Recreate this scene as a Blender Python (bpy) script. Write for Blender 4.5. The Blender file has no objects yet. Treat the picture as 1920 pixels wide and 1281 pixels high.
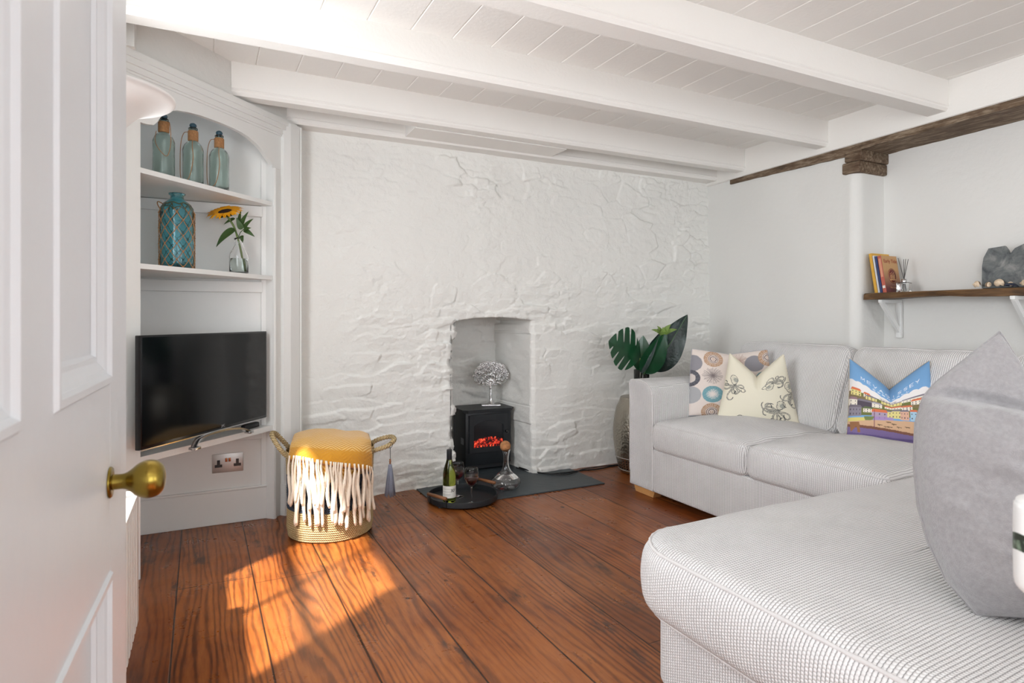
import bpy, bmesh, math, random
import numpy as np
from mathutils import Vector, Matrix, noise as mnoise
random.seed(7)
PI = math.pi
C = bpy.context.scene.collection
SC = bpy.context.scene

# ------------------------------------------------------------------ camera frame (used only to read distances off the plan)
H = 1.10; FPX = 1140.0; HOR = 597.0
CF = (0.446, 0.895); CR = (0.895, -0.446)
def at(u, v, f):
    t = (u - 960) / FPX
    return Vector((f * (CF[0] + t * CR[0]), f * (CF[1] + t * CR[1]), H + (HOR - v) / FPX * f))

# ------------------------------------------------------------------ materials
def lin(c):
    c = c / 255.0
    return c / 12.92 if c <= 0.04045 else ((c + 0.055) / 1.055) ** 2.4
def S(r, g, b): return (lin(r), lin(g), lin(b), 1.0)

class NT:
    def __init__(s, name):
        s.m = bpy.data.materials.new(name); s.m.use_nodes = True
        s.t = s.m.node_tree; s.n = s.t.nodes; s.l = s.t.links
        s.b = s.n['Principled BSDF']; s.out = s.n['Material Output']
    def put(s, sock, val):
        if val is None: return
        if hasattr(val, 'is_linked') or isinstance(val, bpy.types.NodeSocket): s.l.new(val, sock)
        else: sock.default_value = val
    def set(s, **k):
        for key, v in k.items():
            s.put(s.b.inputs[key.replace('_', ' ')], v)
        return s
    def math(s, op, a, b=None, c=None, clamp=False):
        n = s.n.new('ShaderNodeMath'); n.operation = op; n.use_clamp = clamp
        s.put(n.inputs[0], a); s.put(n.inputs[1], b); s.put(n.inputs[2], c)
        return n.outputs[0]
    def coord(s, which='Object'): return s.n.new('ShaderNodeTexCoord').outputs[which]
    def sep(s, v):
        n = s.n.new('ShaderNodeSeparateXYZ'); s.put(n.inputs[0], v); return n.outputs
    def comb(s, x, y, z=0.0):
        n = s.n.new('ShaderNodeCombineXYZ')
        s.put(n.inputs[0], x); s.put(n.inputs[1], y); s.put(n.inputs[2], z); return n.outputs[0]
    def noise(s, vec, scale, detail=3.0, rough=0.5, dist=0.0, col=False):
        n = s.n.new('ShaderNodeTexNoise'); s.put(n.inputs['Vector'], vec)
        n.inputs['Scale'].default_value = scale; n.inputs['Detail'].default_value = detail
        n.inputs['Roughness'].default_value = rough; n.inputs['Distortion'].default_value = dist
        return n.outputs[1 if col else 0]
    def voro(s, vec, scale, feature='F1', out='Distance', rnd=1.0):
        n = s.n.new('ShaderNodeTexVoronoi'); n.feature = feature; s.put(n.inputs['Vector'], vec)
        n.inputs['Scale'].default_value = scale; n.inputs['Randomness'].default_value = rnd
        return n.outputs[out]
    def white(s, v):
        n = s.n.new('ShaderNodeTexWhiteNoise'); n.noise_dimensions = '1D'; s.put(n.inputs['W'], v)
        return n.outputs['Value']
    def ramp(s, fac, stops):
        n = s.n.new('ShaderNodeValToRGB'); s.put(n.inputs[0], fac)
        e = n.color_ramp.elements
        while len(e) < len(stops): e.new(0.5)
        for i, (p, c) in enumerate(stops): e[i].position = p; e[i].color = c
        return n.outputs[0]
    def mapr(s, v, a, b, c=0.0, d=1.0):
        n = s.n.new('ShaderNodeMapRange'); s.put(n.inputs[0], v)
        for i, x in enumerate((a, b, c, d)): n.inputs[i + 1].default_value = x
        return n.outputs[0]
    def mix(s, fac, a, b, mode='MIX'):
        n = s.n.new('ShaderNodeMixRGB'); n.blend_type = mode
        s.put(n.inputs[0], fac); s.put(n.inputs[1], a); s.put(n.inputs[2], b); return n.outputs[0]
    def bump(s, h, dist=0.01, strength=1.0, normal=None):
        n = s.n.new('ShaderNodeBump'); s.put(n.inputs['Height'], h)
        n.inputs['Distance'].default_value = dist; n.inputs['Strength'].default_value = strength
        if normal is not None: s.l.new(normal, n.inputs['Normal'])
        s.l.new(n.outputs[0], s.b.inputs['Normal']); return n.outputs[0]

def plain(name, col, rough=0.5, metal=0.0, bump=0.0, bscale=40.0, var=0.0, **k):
    m = NT(name)
    base = col
    if var > 0:
        n = m.noise(m.coord(), bscale * 0.25, 4)
        dark = tuple(c * (1 - var) for c in col[:3]) + (1,)
        lite = tuple(min(1, c * (1 + var)) for c in col[:3]) + (1,)
        base = m.ramp(n, [(0.3, dark), (0.7, lite)])
    m.set(Base_Color=base, Roughness=rough, Metallic=metal, **k)
    if bump > 0: m.bump(m.noise(m.coord(), bscale, 4), bump, 0.8)
    return m.m

M = {}
M['wall'] = plain('white_plaster', S(231, 230, 226), 0.75, bump=0.004, bscale=22)
M['ceil'] = plain('white_ceiling_paint', S(240, 237, 232), 0.6, bump=0.0012, bscale=60)
M['gloss'] = plain('white_joinery_paint', S(232, 232, 229), 0.38, bump=0.0006, bscale=30)
M['door'] = plain('white_door_paint', S(218, 221, 224), 0.35, bump=0.0015, bscale=26)
M['shelfpaint'] = plain('shelf_paint', S(232, 232, 229), 0.4)
M['radiator'] = plain('radiator_enamel', S(236, 233, 228), 0.35)

def stone_mat():
    m = NT('painted_stone')
    co = m.coord()
    n1 = m.noise(co, 9, 5, 0.6); n2 = m.noise(co, 45, 4, 0.6)
    h = m.math('ADD', m.math('MULTIPLY', n1, 1.0), m.math('MULTIPLY', n2, 0.35))
    m.set(Base_Color=S(236, 235, 230), Roughness=0.62)
    m.bump(h, 0.012, 0.8); return m.m
M['stone'] = stone_mat()

def floor_mat():
    m = NT('old_pine_boards')
    x, y, z = m.sep(m.coord())
    xr = m.math('ADD', x, m.math('MULTIPLY', y, 0.012))
    bx = m.math('DIVIDE', m.math('ADD', xr, 2.085), 0.2860)
    bid = m.math('FLOOR', bx); fr = m.math('FRACT', bx)
    rnd = m.white(bid); rnd2 = m.white(m.math('ADD', bid, 31.7))
    # gaps between boards
    edge = m.math('MINIMUM', fr, m.math('SUBTRACT', 1.0, fr))
    gap = m.mapr(edge, 0.004, 0.014, 1.0, 0.0)
    yy = m.math('ADD', m.math('DIVIDE', y, 2.3), m.math('MULTIPLY', rnd2, 5.0))
    ey = m.math('FRACT', yy)
    cross = m.mapr(m.math('MINIMUM', ey, m.math('SUBTRACT', 1.0, ey)), 0.0003, 0.0012, 0.8, 0.0)
    gap = m.math('MAXIMUM', gap, cross)
    half = m.math('MULTIPLY', m.mapr(m.math('ABSOLUTE', m.math('SUBTRACT', fr, 0.5)), 0.002, 0.006, 0.7, 0.0), m.math('GREATER_THAN', rnd2, 0.62))
    gap = m.math('MAXIMUM', gap, half)
    # grain
    seed = m.math('MULTIPLY', bid, 3.71)
    g1 = m.comb(m.math('MULTIPLY', xr, 1.0), m.math('MULTIPLY', y, 0.10), seed)
    low = m.noise(m.comb(m.math('MULTIPLY', xr, 4.0), m.math('MULTIPLY', y, 0.55), seed), 1.0, 3, 0.55)
    ring = m.math('SINE', m.math('MULTIPLY', m.math('ADD', m.math('MULTIPLY', fr, 0.62), m.math('MULTIPLY', low, 0.62)), 105.0))
    ring = m.mapr(ring, -1, 1, 0, 1)
    ring = m.math('POWER', ring, 2.2)
    fine = m.noise(g1, 130, 4, 0.65)
    mid = m.noise(g1, 22, 4, 0.6)
    val = m.math('ADD', m.math('MULTIPLY', m.math('MULTIPLY', ring, m.mapr(m.noise(g1, 5, 2), .35, .65, .35, 1.0)), 0.30), m.math('MULTIPLY', fine, 0.42))
    val = m.math('ADD', val, m.math('MULTIPLY', mid, 0.42))
    wood = m.ramp(val, [(0.26, S(172, 108, 50)), (0.46, S(146, 84, 35)), (0.62, S(108, 58, 24)), (0.86, S(48, 26, 13))])
    tint = m.ramp(rnd, [(0.0, S(206, 196, 190)), (0.5, S(250, 240, 232)), (1.0, S(226, 204, 188))])
    wood = m.mix(1.0, wood, tint, 'MULTIPLY')
    wear = m.noise(m.comb(xr, m.math('MULTIPLY', y, 0.7), 2.0), 2.2, 4, 0.6)
    wood = m.mix(m.mapr(wear, 0.45, 0.75, 0.0, 0.35), wood, S(184, 118, 68))
    wood = m.mix(m.mapr(wear, 0.50, 0.25, 0.0, 0.6), wood, S(96, 46, 22))
    # black stains in streaks
    st = m.noise(m.comb(m.math('MULTIPLY', xr, 5.0), m.math('MULTIPLY', y, 1.3), 9.0), 2.3, 6, 0.7)
    wood = m.mix(m.mapr(st, 0.585, 0.68, 0.0, 0.8), wood, S(46, 34, 28))
    # nail holes and knots
    v = m.voro(m.comb(xr, m.math('MULTIPLY', y, 0.8), 4.0), 5.5)
    knot = m.mapr(v, 0.045, 0.075, 1.0, 0.0)
    wood = m.mix(m.math('MULTIPLY', knot, 0.88), wood, S(28, 20, 18))
    v2 = m.voro(m.comb(m.math('ADD', xr, 5.0), m.math('MULTIPLY', y, 0.45), 4.0), 3.1)
    k2 = m.mapr(v2, 0.05, 0.10, 1.0, 0.0)
    wood = m.mix(m.math('MULTIPLY', k2, 0.5), wood, S(88, 36, 20))
    wood = m.mix(m.math('MULTIPLY', gap, 0.93), wood, S(22, 12, 9))
    rg = m.mapr(m.noise(m.coord(), 7, 4, 0.6), 0.3, 0.7, 0.24, 0.42)
    m.set(Base_Color=wood, Roughness=rg)
    m.b.inputs['Specular IOR Level'].default_value = 0.45
    h = m.math('SUBTRACT', m.math('MULTIPLY', val, 0.16), gap)
    h = m.math('SUBTRACT', h, m.math('MULTIPLY', knot, 0.5))
    h = m.math('ADD', h, m.math('MULTIPLY', m.noise(m.coord(), 5, 2), 0.7))
    m.bump(h, 0.003, 0.7)
    return m.m
M['floor'] = floor_mat()

def sofa_mat(name, c1, c2, p=0.0085, q=0.0068, depth=0.0022):
    m = NT(name)
    x, y, z = m.sep(m.coord('UV'))
    a = m.math('DIVIDE', x, p); row = m.math('FLOOR', a)
    ridge = m.math('ABSOLUTE', m.math('SINE', m.math('MULTIPLY', a, PI)))
    b = m.math('ADD', m.math('DIVIDE', y, q), m.math('MULTIPLY', row, 0.5))
    bead = m.math('ABSOLUTE', m.math('SINE', m.math('MULTIPLY', b, PI)))
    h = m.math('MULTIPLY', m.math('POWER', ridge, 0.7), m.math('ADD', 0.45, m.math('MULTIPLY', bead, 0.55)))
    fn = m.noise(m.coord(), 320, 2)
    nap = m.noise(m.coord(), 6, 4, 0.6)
    c = m.ramp(h, [(0.05, c2), (0.5, c1)])  # weave gaps keep their darker tone, with crevice shade painted in
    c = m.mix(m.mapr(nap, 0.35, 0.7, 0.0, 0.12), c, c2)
    m.set(Base_Color=c, Roughness=0.9, Sheen_Weight=0.2, Sheen_Roughness=0.4)
    m.bump(m.math('ADD', h, m.math('MULTIPLY', fn, 0.2)), depth, 0.9)
    return m.m
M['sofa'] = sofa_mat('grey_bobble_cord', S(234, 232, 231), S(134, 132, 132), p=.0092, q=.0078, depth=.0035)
M['piping'] = plain('grey_piping', S(214, 211, 210), 0.9, bump=0.002, bscale=160)
M['velour'] = plain('grey_velour', S(146, 143, 144), 0.95, bump=0.002, bscale=420, var=0.10, Sheen_Weight=0.5)
M['oak'] = plain('oak_foot', S(214, 160, 100), 0.45, var=0.1)
M['black'] = plain('black_enamel', S(26, 30, 34), 0.45, bump=0.0005, bscale=300)
M['blackgloss'] = plain('black_gloss', S(12, 14, 17), 0.2)
M['screen'] = plain('tv_screen', S(6, 9, 13), 0.09)
M['chrome'] = plain('polished_metal', S(205, 205, 206), 0.18, 1.0)
M['silver'] = plain('cast_aluminium', S(214, 214, 214), 0.25, 1.0, bump=0.002, bscale=60)
M['brushed'] = plain('brushed_nickel', S(196, 192, 188), 0.4, 0.7)
M['copper'] = plain('copper_rocker', S(150, 92, 62), 0.3, 1.0)
M['brass'] = plain('aged_brass', S(150, 128, 58), 0.27, 1.0, bump=0.0008, bscale=30, var=0.25)
M['slate'] = plain('hearth_slate', S(58, 66, 70), 0.45, bump=0.003, bscale=12, var=0.15)
M['cork'] = plain('cork', S(176, 122, 78), 0.8, bump=0.001, bscale=200, var=0.25)
M['wooddark'] = plain('walnut_handle', S(132, 84, 48), 0.45, var=0.2)
M['cable'] = plain('black_rubber', S(18, 18, 20), 0.5)
M['white'] = plain('white_plastic', S(238, 238, 236), 0.35)
M['shade'] = plain('opal_lamp_glass', S(250, 248, 245), 0.35, Subsurface_Weight=0.25, Subsurface_Radius=(0.05, 0.05, 0.05))
M['paper'] = plain('label_paper', S(232, 230, 222), 0.7)
M['ink'] = plain('black_ink', S(40, 38, 40), 0.7)
M['gold'] = plain('gold_print', S(180, 140, 60), 0.5)
M['yarn'] = plain('cream_wool_yarn', S(238, 226, 206), 0.95, bump=0.004, bscale=160, Sheen_Weight=0.4)
M['tassel'] = plain('grey_blue_yarn', S(128, 132, 146), 0.85, bump=0.003, bscale=300)
M['bead'] = plain('copper_bead', S(150, 100, 70), 0.35, 0.7)
M['petal'] = plain('sunflower_petal', S(240, 168, 10), 0.6, var=0.15, bscale=80)
M['disk'] = plain('sunflower_disc', S(52, 28, 16), 0.9, bump=0.004, bscale=350, var=0.3)
M['leaf'] = plain('leaf_green', S(58, 84, 40), 0.5, var=0.2)
M['leafdark'] = plain('monstera_green', S(14, 66, 36), 0.28, var=0.25, bscale=60)
M['leafblue'] = plain('dark_alocasia_green', S(18, 42, 36), 0.32, var=0.25, bscale=60, bump=0.003)
M['leafpale'] = plain('pale_green_leaf', S(120, 146, 72), 0.5, var=0.2, bscale=60)
M['leafvein'] = plain('leaf_vein', S(96, 140, 84), 0.5)
M['stem'] = plain('green_stem', S(108, 128, 66), 0.5)
M['twine'] = plain('jute_twine', S(168, 122, 80), 0.9, bump=0.001, bscale=500, var=0.2)
M['shell'] = plain('seashell', S(222, 200, 172), 0.4, var=0.2, bscale=120)
M['mussel'] = plain('mussel_shell', S(44, 50, 66), 0.25, var=0.3, bscale=120)
M['reed'] = plain('dark_reed', S(86, 84, 82), 0.7)
M['pages'] = plain('book_pages', S(222, 214, 196), 0.8)

def glass(name, col=(1, 1, 1, 1), rough=0.02, ior=1.45, bump=0.0, bscale=20):
    m = NT(name); m.set(Base_Color=col, Roughness=rough, IOR=ior, Transmission_Weight=1.0)
    if bump: m.bump(m.noise(m.coord(), bscale, 3), bump, 0.7)
    return m.m
M['glass'] = glass('clear_glass')
M['greenglass'] = glass('green_bottle_glass', S(190, 205, 90), 0.03)
M['seaglass'] = glass('pale_green_bottle_glass', S(222, 234, 230), 0.14, bump=0.004)
M['tealglass'] = glass('teal_bottle_glass', S(160, 222, 232), 0.08, bump=0.003)
M['wine'] = glass('dark_red_wine', S(90, 10, 20), 0.0, 1.34)
M['water'] = glass('water', S(235, 245, 240), 0.0, 1.33)
M['ovenglass'] = plain('stove_window_glass', S(36, 38, 41), 0.12)

def hammered():
    m = NT('hammered_silver'); x, y, z = m.sep(m.coord())
    a = m.math('MULTIPLY', m.math('ARCTAN2', y, x), 0.2)
    v = m.voro(m.comb(a, z, 0.0), 75, 'SMOOTH_F1')
    m.set(Base_Color=S(168, 162, 150), Metallic=1.0, Roughness=0.3); m.bump(v, 0.004, 0.8); return m.m
M['hammered'] = hammered()

def timber():
    m = NT('weathered_timber'); x, y, z = m.sep(m.coord())
    co = m.comb(m.math('MULTIPLY', x, 1.0), m.math('MULTIPLY', y, 0.16), m.math('MULTIPLY', z, 1.0))
    a = m.noise(co, 55, 6, 0.65, 0.4); b = m.noise(m.coord(), 9, 5, 0.6)
    c = m.ramp(a, [(0.25, S(40, 30, 22)), (0.5, S(112, 92, 72)), (0.75, S(168, 152, 132))])
    c = m.mix(m.mapr(b, 0.5, 0.7, 0.0, 0.6), c, S(70, 46, 28))
    m.set(Base_Color=c, Roughness=0.85); m.bump(a, 0.006, 0.9); return m.m
M['timber'] = timber()
def shelfwood():
    m = NT('oiled_driftwood'); x, y, z = m.sep(m.coord())
    co = m.comb(x, m.math('MULTIPLY', y, 0.12), z)
    a = m.noise(co, 60, 5, 0.6, 0.3); b = m.noise(m.coord(), 5, 4)
    c = m.ramp(a, [(0.3, S(52, 34, 18)), (0.55, S(104, 74, 42)), (0.8, S(134, 102, 66))])
    c = m.mix(m.mapr(b, 0.5, 0.7, 0.0, 0.55), c, S(58, 38, 22))
    m.set(Base_Color=c, Roughness=0.55); m.bump(a, 0.002, 0.7); return m.m
M['shelfwood'] = shelfwood()
def rope(name, c1, c2, sx=110, sz=0.5):
    m = NT(name); x, y, z = m.sep(m.coord('UV'))
    w = m.math('SINE', m.math('ADD', m.math('MULTIPLY', x, sx), m.math('MULTIPLY', y, 500 * sz)))
    w = m.mapr(w, -1, 1)
    n = m.noise(m.coord(), 190, 3)
    c = m.ramp(m.math('ADD', m.math('MULTIPLY', w, 0.6), m.math('MULTIPLY', n, 0.4)), [(0.15, c2), (0.6, c1)])
    m.set(Base_Color=c, Roughness=0.8); m.bump(w, 0.003, 0.9); return m.m
M['seagrass'] = rope('seagrass_weave', S(214, 188, 138), S(128, 98, 56), 640, 0.9)
M['navyweave'] = rope('navy_weave', S(62, 76, 92), S(26, 34, 46), 640, 0.9)
M['handlerope'] = rope('handle_rope', S(216, 192, 144), S(110, 84, 50), 620, 0.5)
def throwmat():
    m = NT('mustard_herringbone_wool'); x, y, z = m.sep(m.coord('UV'))
    zig = m.math('ABSOLUTE', m.math('SUBTRACT', m.math('FRACT', m.math('DIVIDE', x, 0.10)), 0.5))
    s = m.math('SINE', m.math('MULTIPLY', m.math('ADD', y, m.math('MULTIPLY', zig, 0.10)), 2 * PI / 0.020))
    n = m.noise(m.coord(), 120, 3)
    band = m.mapr(y, 0.475, 0.50, 0.0, 1.0)
    w = m.math('ADD', m.math('MULTIPLY', m.mapr(s, -0.5, 0.7), 0.75), m.math('MULTIPLY', n, 0.3))
    w = m.math('SUBTRACT', w, band)
    c = m.ramp(w, [(0.22, S(202, 140, 32)), (0.80, S(232, 190, 112))])
    m.set(Base_Color=c, Roughness=0.95, Sheen_Weight=0.35); m.bump(m.math('ADD', n, m.math('MULTIPLY', w, 0.4)), 0.003, 0.9)
    return m.m
M['throw'] = throwmat()
def embers():
    m = NT('glowing_embers'); n = m.noise(m.coord(), 60, 5, 0.7)
    x, y, z = m.sep(m.coord())
    e = m.mapr(n, 0.40, 0.68, 0.0, 1.0)
    c = m.ramp(e, [(0.0, S(20, 2, 2)), (0.45, S(200, 30, 18)), (1.0, S(255, 110, 70))])
    m.set(Base_Color=S(14, 8, 8), Roughness=0.8, Emission_Color=c)
    m.put(m.b.inputs['Emission Strength'], m.math('MULTIPLY', e, 1.6)); return m.m
M['embers'] = embers()
def vcol(name, rough=0.85, bump=0.0008, bscale=500, sheen=0.1):
    m = NT(name); a = m.n.new('ShaderNodeAttribute'); a.attribute_name = 'Col'
    m.set(Base_Color=a.outputs['Color'], Roughness=rough, Sheen_Weight=sheen)
    if bump: m.bump(m.noise(m.coord(), bscale, 2), bump, 0.6)
    return m.m
M['print'] = vcol('printed_cotton'); M['cover'] = vcol('printed_cover', 0.35, 0)
M['greyslate'] = (lambda m: (m.set(Base_Color=m.ramp(m.noise(m.coord(), 14, 6, 0.65, 0.6), [(0.3, S(54, 60, 64)), (0.5, S(104, 108, 108)), (0.7, S(150, 150, 146))]), Roughness=0.6), m.bump(m.noise(m.coord(), 18, 6, 0.6), 0.008, 0.9), m.m)[2])(NT('lichen_slate'))

# ------------------------------------------------------------------ object helpers
def thing(name, label, cat, loc=(0, 0, 0), rotz=0.0, group=None):
    o = bpy.data.objects.new(name, None); C.objects.link(o)
    o.location = loc; o.rotation_euler = (0, 0, rotz); o.empty_display_size = 0.05
    o['label'] = label; o['category'] = cat
    if group: o['group'] = group
    return o
def tag(o, label, cat, group=None):
    o['label'] = label; o['category'] = cat
    if group: o['group'] = group
    return o
def boxuv(me):
    uv = me.uv_layers.new(name='UVMap')
    n = len(me.loops)
    vi = np.zeros(n, dtype=np.int32); me.loops.foreach_get('vertex_index', vi)
    co = np.zeros(len(me.vertices) * 3); me.vertices.foreach_get('co', co); co = co.reshape(-1, 3)
    pn = np.zeros(len(me.polygons) * 3); me.polygons.foreach_get('normal', pn); pn = pn.reshape(-1, 3)
    lt = np.zeros(len(me.polygons), dtype=np.int32); me.polygons.foreach_get('loop_total', lt)
    nl = np.repeat(np.abs(pn), lt, axis=0); c = co[vi]
    ax = np.argmax(nl * np.array([1, 1, 1.15]), axis=1)
    u = np.where(ax == 0, c[:, 1], np.where(ax == 1, c[:, 0], c[:, 1]))
    v = np.where(ax == 2, c[:, 0], c[:, 2])
    uv.data.foreach_set('uv', np.stack([u, v], 1).ravel())
def obj(name, verts, faces, mat, parent=None, smooth=True, world=False, uv=None, box=False, col=None, sharp=None):
    v = np.asarray(verts, dtype=float).reshape(-1, 3)
    if world and parent is not None:
        mw = Matrix.Identity(4); q_ = parent
        while q_ is not None: mw = (Matrix.Translation(q_.location) @ q_.rotation_euler.to_matrix().to_4x4()) @ mw; q_ = q_.parent
        a = np.array(mw.inverted()); v = v @ a[:3, :3].T + a[:3, 3]
    me = bpy.data.meshes.new(name)
    me.from_pydata(v.tolist(), [], [tuple(int(i) for i in f) for f in faces]); me.update()
    if mat is not None: me.materials.append(mat)
    bm = bmesh.new(); bm.from_mesh(me)
    if col is None and uv is None and not box: bmesh.ops.remove_doubles(bm, verts=bm.verts, dist=1e-6)
    bmesh.ops.recalc_face_normals(bm, faces=bm.faces); bm.to_mesh(me); bm.free()
    if smooth:
        me.shade_smooth()
        if sharp is not None: me.set_sharp_from_angle(angle=math.radians(sharp))
    if box: boxuv(me)
    if uv is not None:
        L = me.uv_layers.new(name='UVMap'); n = len(me.loops)
        vi = np.zeros(n, dtype=np.int32); me.loops.foreach_get('vertex_index', vi)
        L.data.foreach_set('uv', np.asarray(uv, dtype=float)[vi].ravel())
    if col is not None:
        A = me.color_attributes.new('Col', 'FLOAT_COLOR', 'POINT')
        c = np.ones((len(v), 4)); c[:, :3] = col; A.data.foreach_set('color', c.ravel())
    o = bpy.data.objects.new(name, me); C.objects.link(o)
    if parent is not None: o.parent = parent
    return o
def struct(o): o['kind'] = 'structure'; return o

class MB:
    def __init__(s): s.v = []; s.f = []
    def add(s, v, f):
        b = len(s.v); s.v += [tuple(p) for p in v]; s.f += [tuple(i + b for i in q) for q in f]; return s
    def box(s, x0, x1, y0, y1, z0, z1, bev=0.0, rot=None, org=None, seg=2):
        bm = bmesh.new(); bmesh.ops.create_cube(bm, size=1.0)
        for v in bm.verts:
            v.co = Vector(((x0 + x1) / 2 + v.co.x * (x1 - x0), (y0 + y1) / 2 + v.co.y * (y1 - y0), (z0 + z1) / 2 + v.co.z * (z1 - z0)))
        if bev > 0: bmesh.ops.bevel(bm, geom=list(bm.edges), offset=bev, segments=seg, profile=0.5, affect='EDGES')
        bm.verts.index_update()
        vs = [v.co.copy() for v in bm.verts]
        if rot is not None:
            o = Vector(org) if org is not None else Vector((0, 0, 0))
            vs = [o + rot @ (p - o) for p in vs]
        s.add(vs, [[v.index for v in f.verts] for f in bm.faces]); bm.free(); return s
    def prism(s, pts, z0, z1):          # plan polygon extruded up
        n = len(pts)
        v = [(p[0], p[1], z0) for p in pts] + [(p[0], p[1], z1) for p in pts]
        f = [(i, (i + 1) % n, n + (i + 1) % n, n + i) for i in range(n)] + [tuple(range(n))[::-1], tuple(range(n, 2 * n))]
        return s.add(v, f)
    def slab(s, poly, thick, O, X, Y):   # outline in a plane, given thickness
        O = Vector(O); X = Vector(X).normalized(); Y = Vector(Y).normalized(); N = X.cross(Y)
        n = len(poly)
        v = [O + X * a + Y * b for a, b in poly] + [O + X * a + Y * b + N * thick for a, b in poly]
        f = [(i, (i + 1) % n, n + (i + 1) % n, n + i) for i in range(n)] + [tuple(range(n))[::-1], tuple(range(n, 2 * n))]
        return s.add(v, f)
    def tube(s, pts, r, n=8, closed=False, cap=True):
        P = [Vector(p) for p in pts]; m = len(P)
        R = r if hasattr(r, '__len__') else [r] * m
        T = []
        for i in range(m):
            a = P[(i - 1) % m] if (closed or i > 0) else P[i]; b = P[(i + 1) % m] if (closed or i < m - 1) else P[i]
            T.append((b - a).normalized())
        up = Vector((0, 0, 1)) if abs(T[0].z) < 0.9 else Vector((1, 0, 0))
        N = (up - T[0] * up.dot(T[0])).normalized(); v = []
        for i in range(m):
            N = (N - T[i] * N.dot(T[i])).normalized(); B = T[i].cross(N)
            for k in range(n):
                a = 2 * PI * k / n; v.append(P[i] + (N * math.cos(a) + B * math.sin(a)) * R[i])
        f = []
        for i in range(m if closed else m - 1):
            j = (i + 1) % m
            for k in range(n): f.append((i * n + k, i * n + (k + 1) % n, j * n + (k + 1) % n, j * n + k))
        if cap and not closed: f += [tuple(range(n))[::-1], tuple((m - 1) * n + k for k in range(n))]
        return s.add(v, f)
    def lathe(s, prof, n=40, c=(0, 0, 0)):
        v = []; f = []; m = len(prof)
        for r, z in prof:
            for k in range(n):
                a = 2 * PI * k / n; v.append((c[0] + r * math.cos(a), c[1] + r * math.sin(a), c[2] + z))
        for i in range(m - 1):
            for k in range(n): f.append((i * n + k, i * n + (k + 1) % n, (i + 1) * n + (k + 1) % n, (i + 1) * n + k))
        if prof[0][0] > 1e-5: f.append(tuple(range(n))[::-1])
        if prof[-1][0] > 1e-5: f.append(tuple((m - 1) * n + k for k in range(n)))
        return s.add(v, f)
    def ball(s, c, r, n=12, sc=(1, 1, 1)):
        pr = [(max(1e-6, r * math.sin(PI * i / n)), -r * math.cos(PI * i / n)) for i in range(n + 1)]
        b = len(s.v); s.lathe(pr, n * 2)
        for i in range(b, len(s.v)):
            p = s.v[i]; s.v[i] = (c[0] + p[0] * sc[0], c[1] + p[1] * sc[1], c[2] + p[2] * sc[2])
        return s
    def xf(s, m, start=0):
        for i in range(start, len(s.v)): s.v[i] = tuple(m @ Vector(s.v[i]))
        return s
    def build(s, name, mat, parent=None, **k):
        return obj(name, s.v, s.f, mat, parent, **k)
def smoothp(p, k=6):
    out = []; n = len(p)
    for i in range(n - 1):
        p0 = p[max(i - 1, 0)]; p1 = p[i]; p2 = p[i + 1]; p3 = p[min(i + 2, n - 1)]
        for j in range(k):
            t = j / k
            out.append(tuple(0.5 * ((2 * b) + (c - a) * t + (2 * a - 5 * b + 4 * c - d) * t * t + (-a + 3 * b - 3 * c + d) * t ** 3) for a, b, c, d in zip(p0, p1, p2, p3)))
    out.append(tuple(p[-1])); return out
def gridfaces(nu, nv, off=0):
    return [(off + i * nv + j, off + (i + 1) * nv + j, off + (i + 1) * nv + j + 1, off + i * nv + j + 1) for i in range(nu - 1) for j in range(nv - 1)]
def textmesh(name, body, size, mat, M4, parent=None, ext=0.0004, align='CENTER', world=True):
    cu = bpy.data.curves.new(name, 'FONT'); cu.body = body; cu.size = size; cu.extrude = ext; cu.align_x = align
    o = bpy.data.objects.new('tmp', cu); C.objects.link(o); bpy.context.view_layer.update()
    me = o.evaluated_get(bpy.context.evaluated_depsgraph_get()).to_mesh()
    vs = [M4 @ v.co for v in me.vertices]; fs = [tuple(p.vertices) for p in me.polygons]
    bpy.data.objects.remove(o)
    return obj(name, [tuple(v) for v in vs], fs, mat, parent, smooth=False, world=world)
def frame(O, X, Y):
    X = Vector(X).normalized(); Y = Vector(Y); Y = (Y - X * X.dot(Y)).normalized(); Z = X.cross(Y)
    m = Matrix((X, Y, Z)).transposed().to_4x4(); m.translation = Vector(O); return m

# ------------------------------------------------------------------ numpy noise
def hsh(ix, iy, seed=0):
    n = (ix.astype(np.int64) * 374761393 + iy.astype(np.int64) * 668265263 + seed * 974634777) & 0x7fffffff
    n = ((n ^ (n >> 13)) * 1274126177) & 0x7fffffff
    n = (n ^ (n >> 16)) & 0x7fffffff
    return (n % 100003) / 100003.0
def vn(x, y, seed=0):
    ix = np.floor(x); iy = np.floor(y); fx = x - ix; fy = y - iy
    fx = fx * fx * (3 - 2 * fx); fy = fy * fy * (3 - 2 * fy)
    a = hsh(ix, iy, seed); b = hsh(ix + 1, iy, seed); c = hsh(ix, iy + 1, seed); d = hsh(ix + 1, iy + 1, seed)
    return (a * (1 - fx) + b * fx) * (1 - fy) + (c * (1 - fx) + d * fx) * fy
def fbm(x, y, oct=4, seed=0):
    s = 0; a = 0.5; t = 0
    for i in range(oct):
        s = s + a * vn(x * 2 ** i, y * 2 ** i, seed + i * 17); t += a; a *= 0.5
    return s / t
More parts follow.
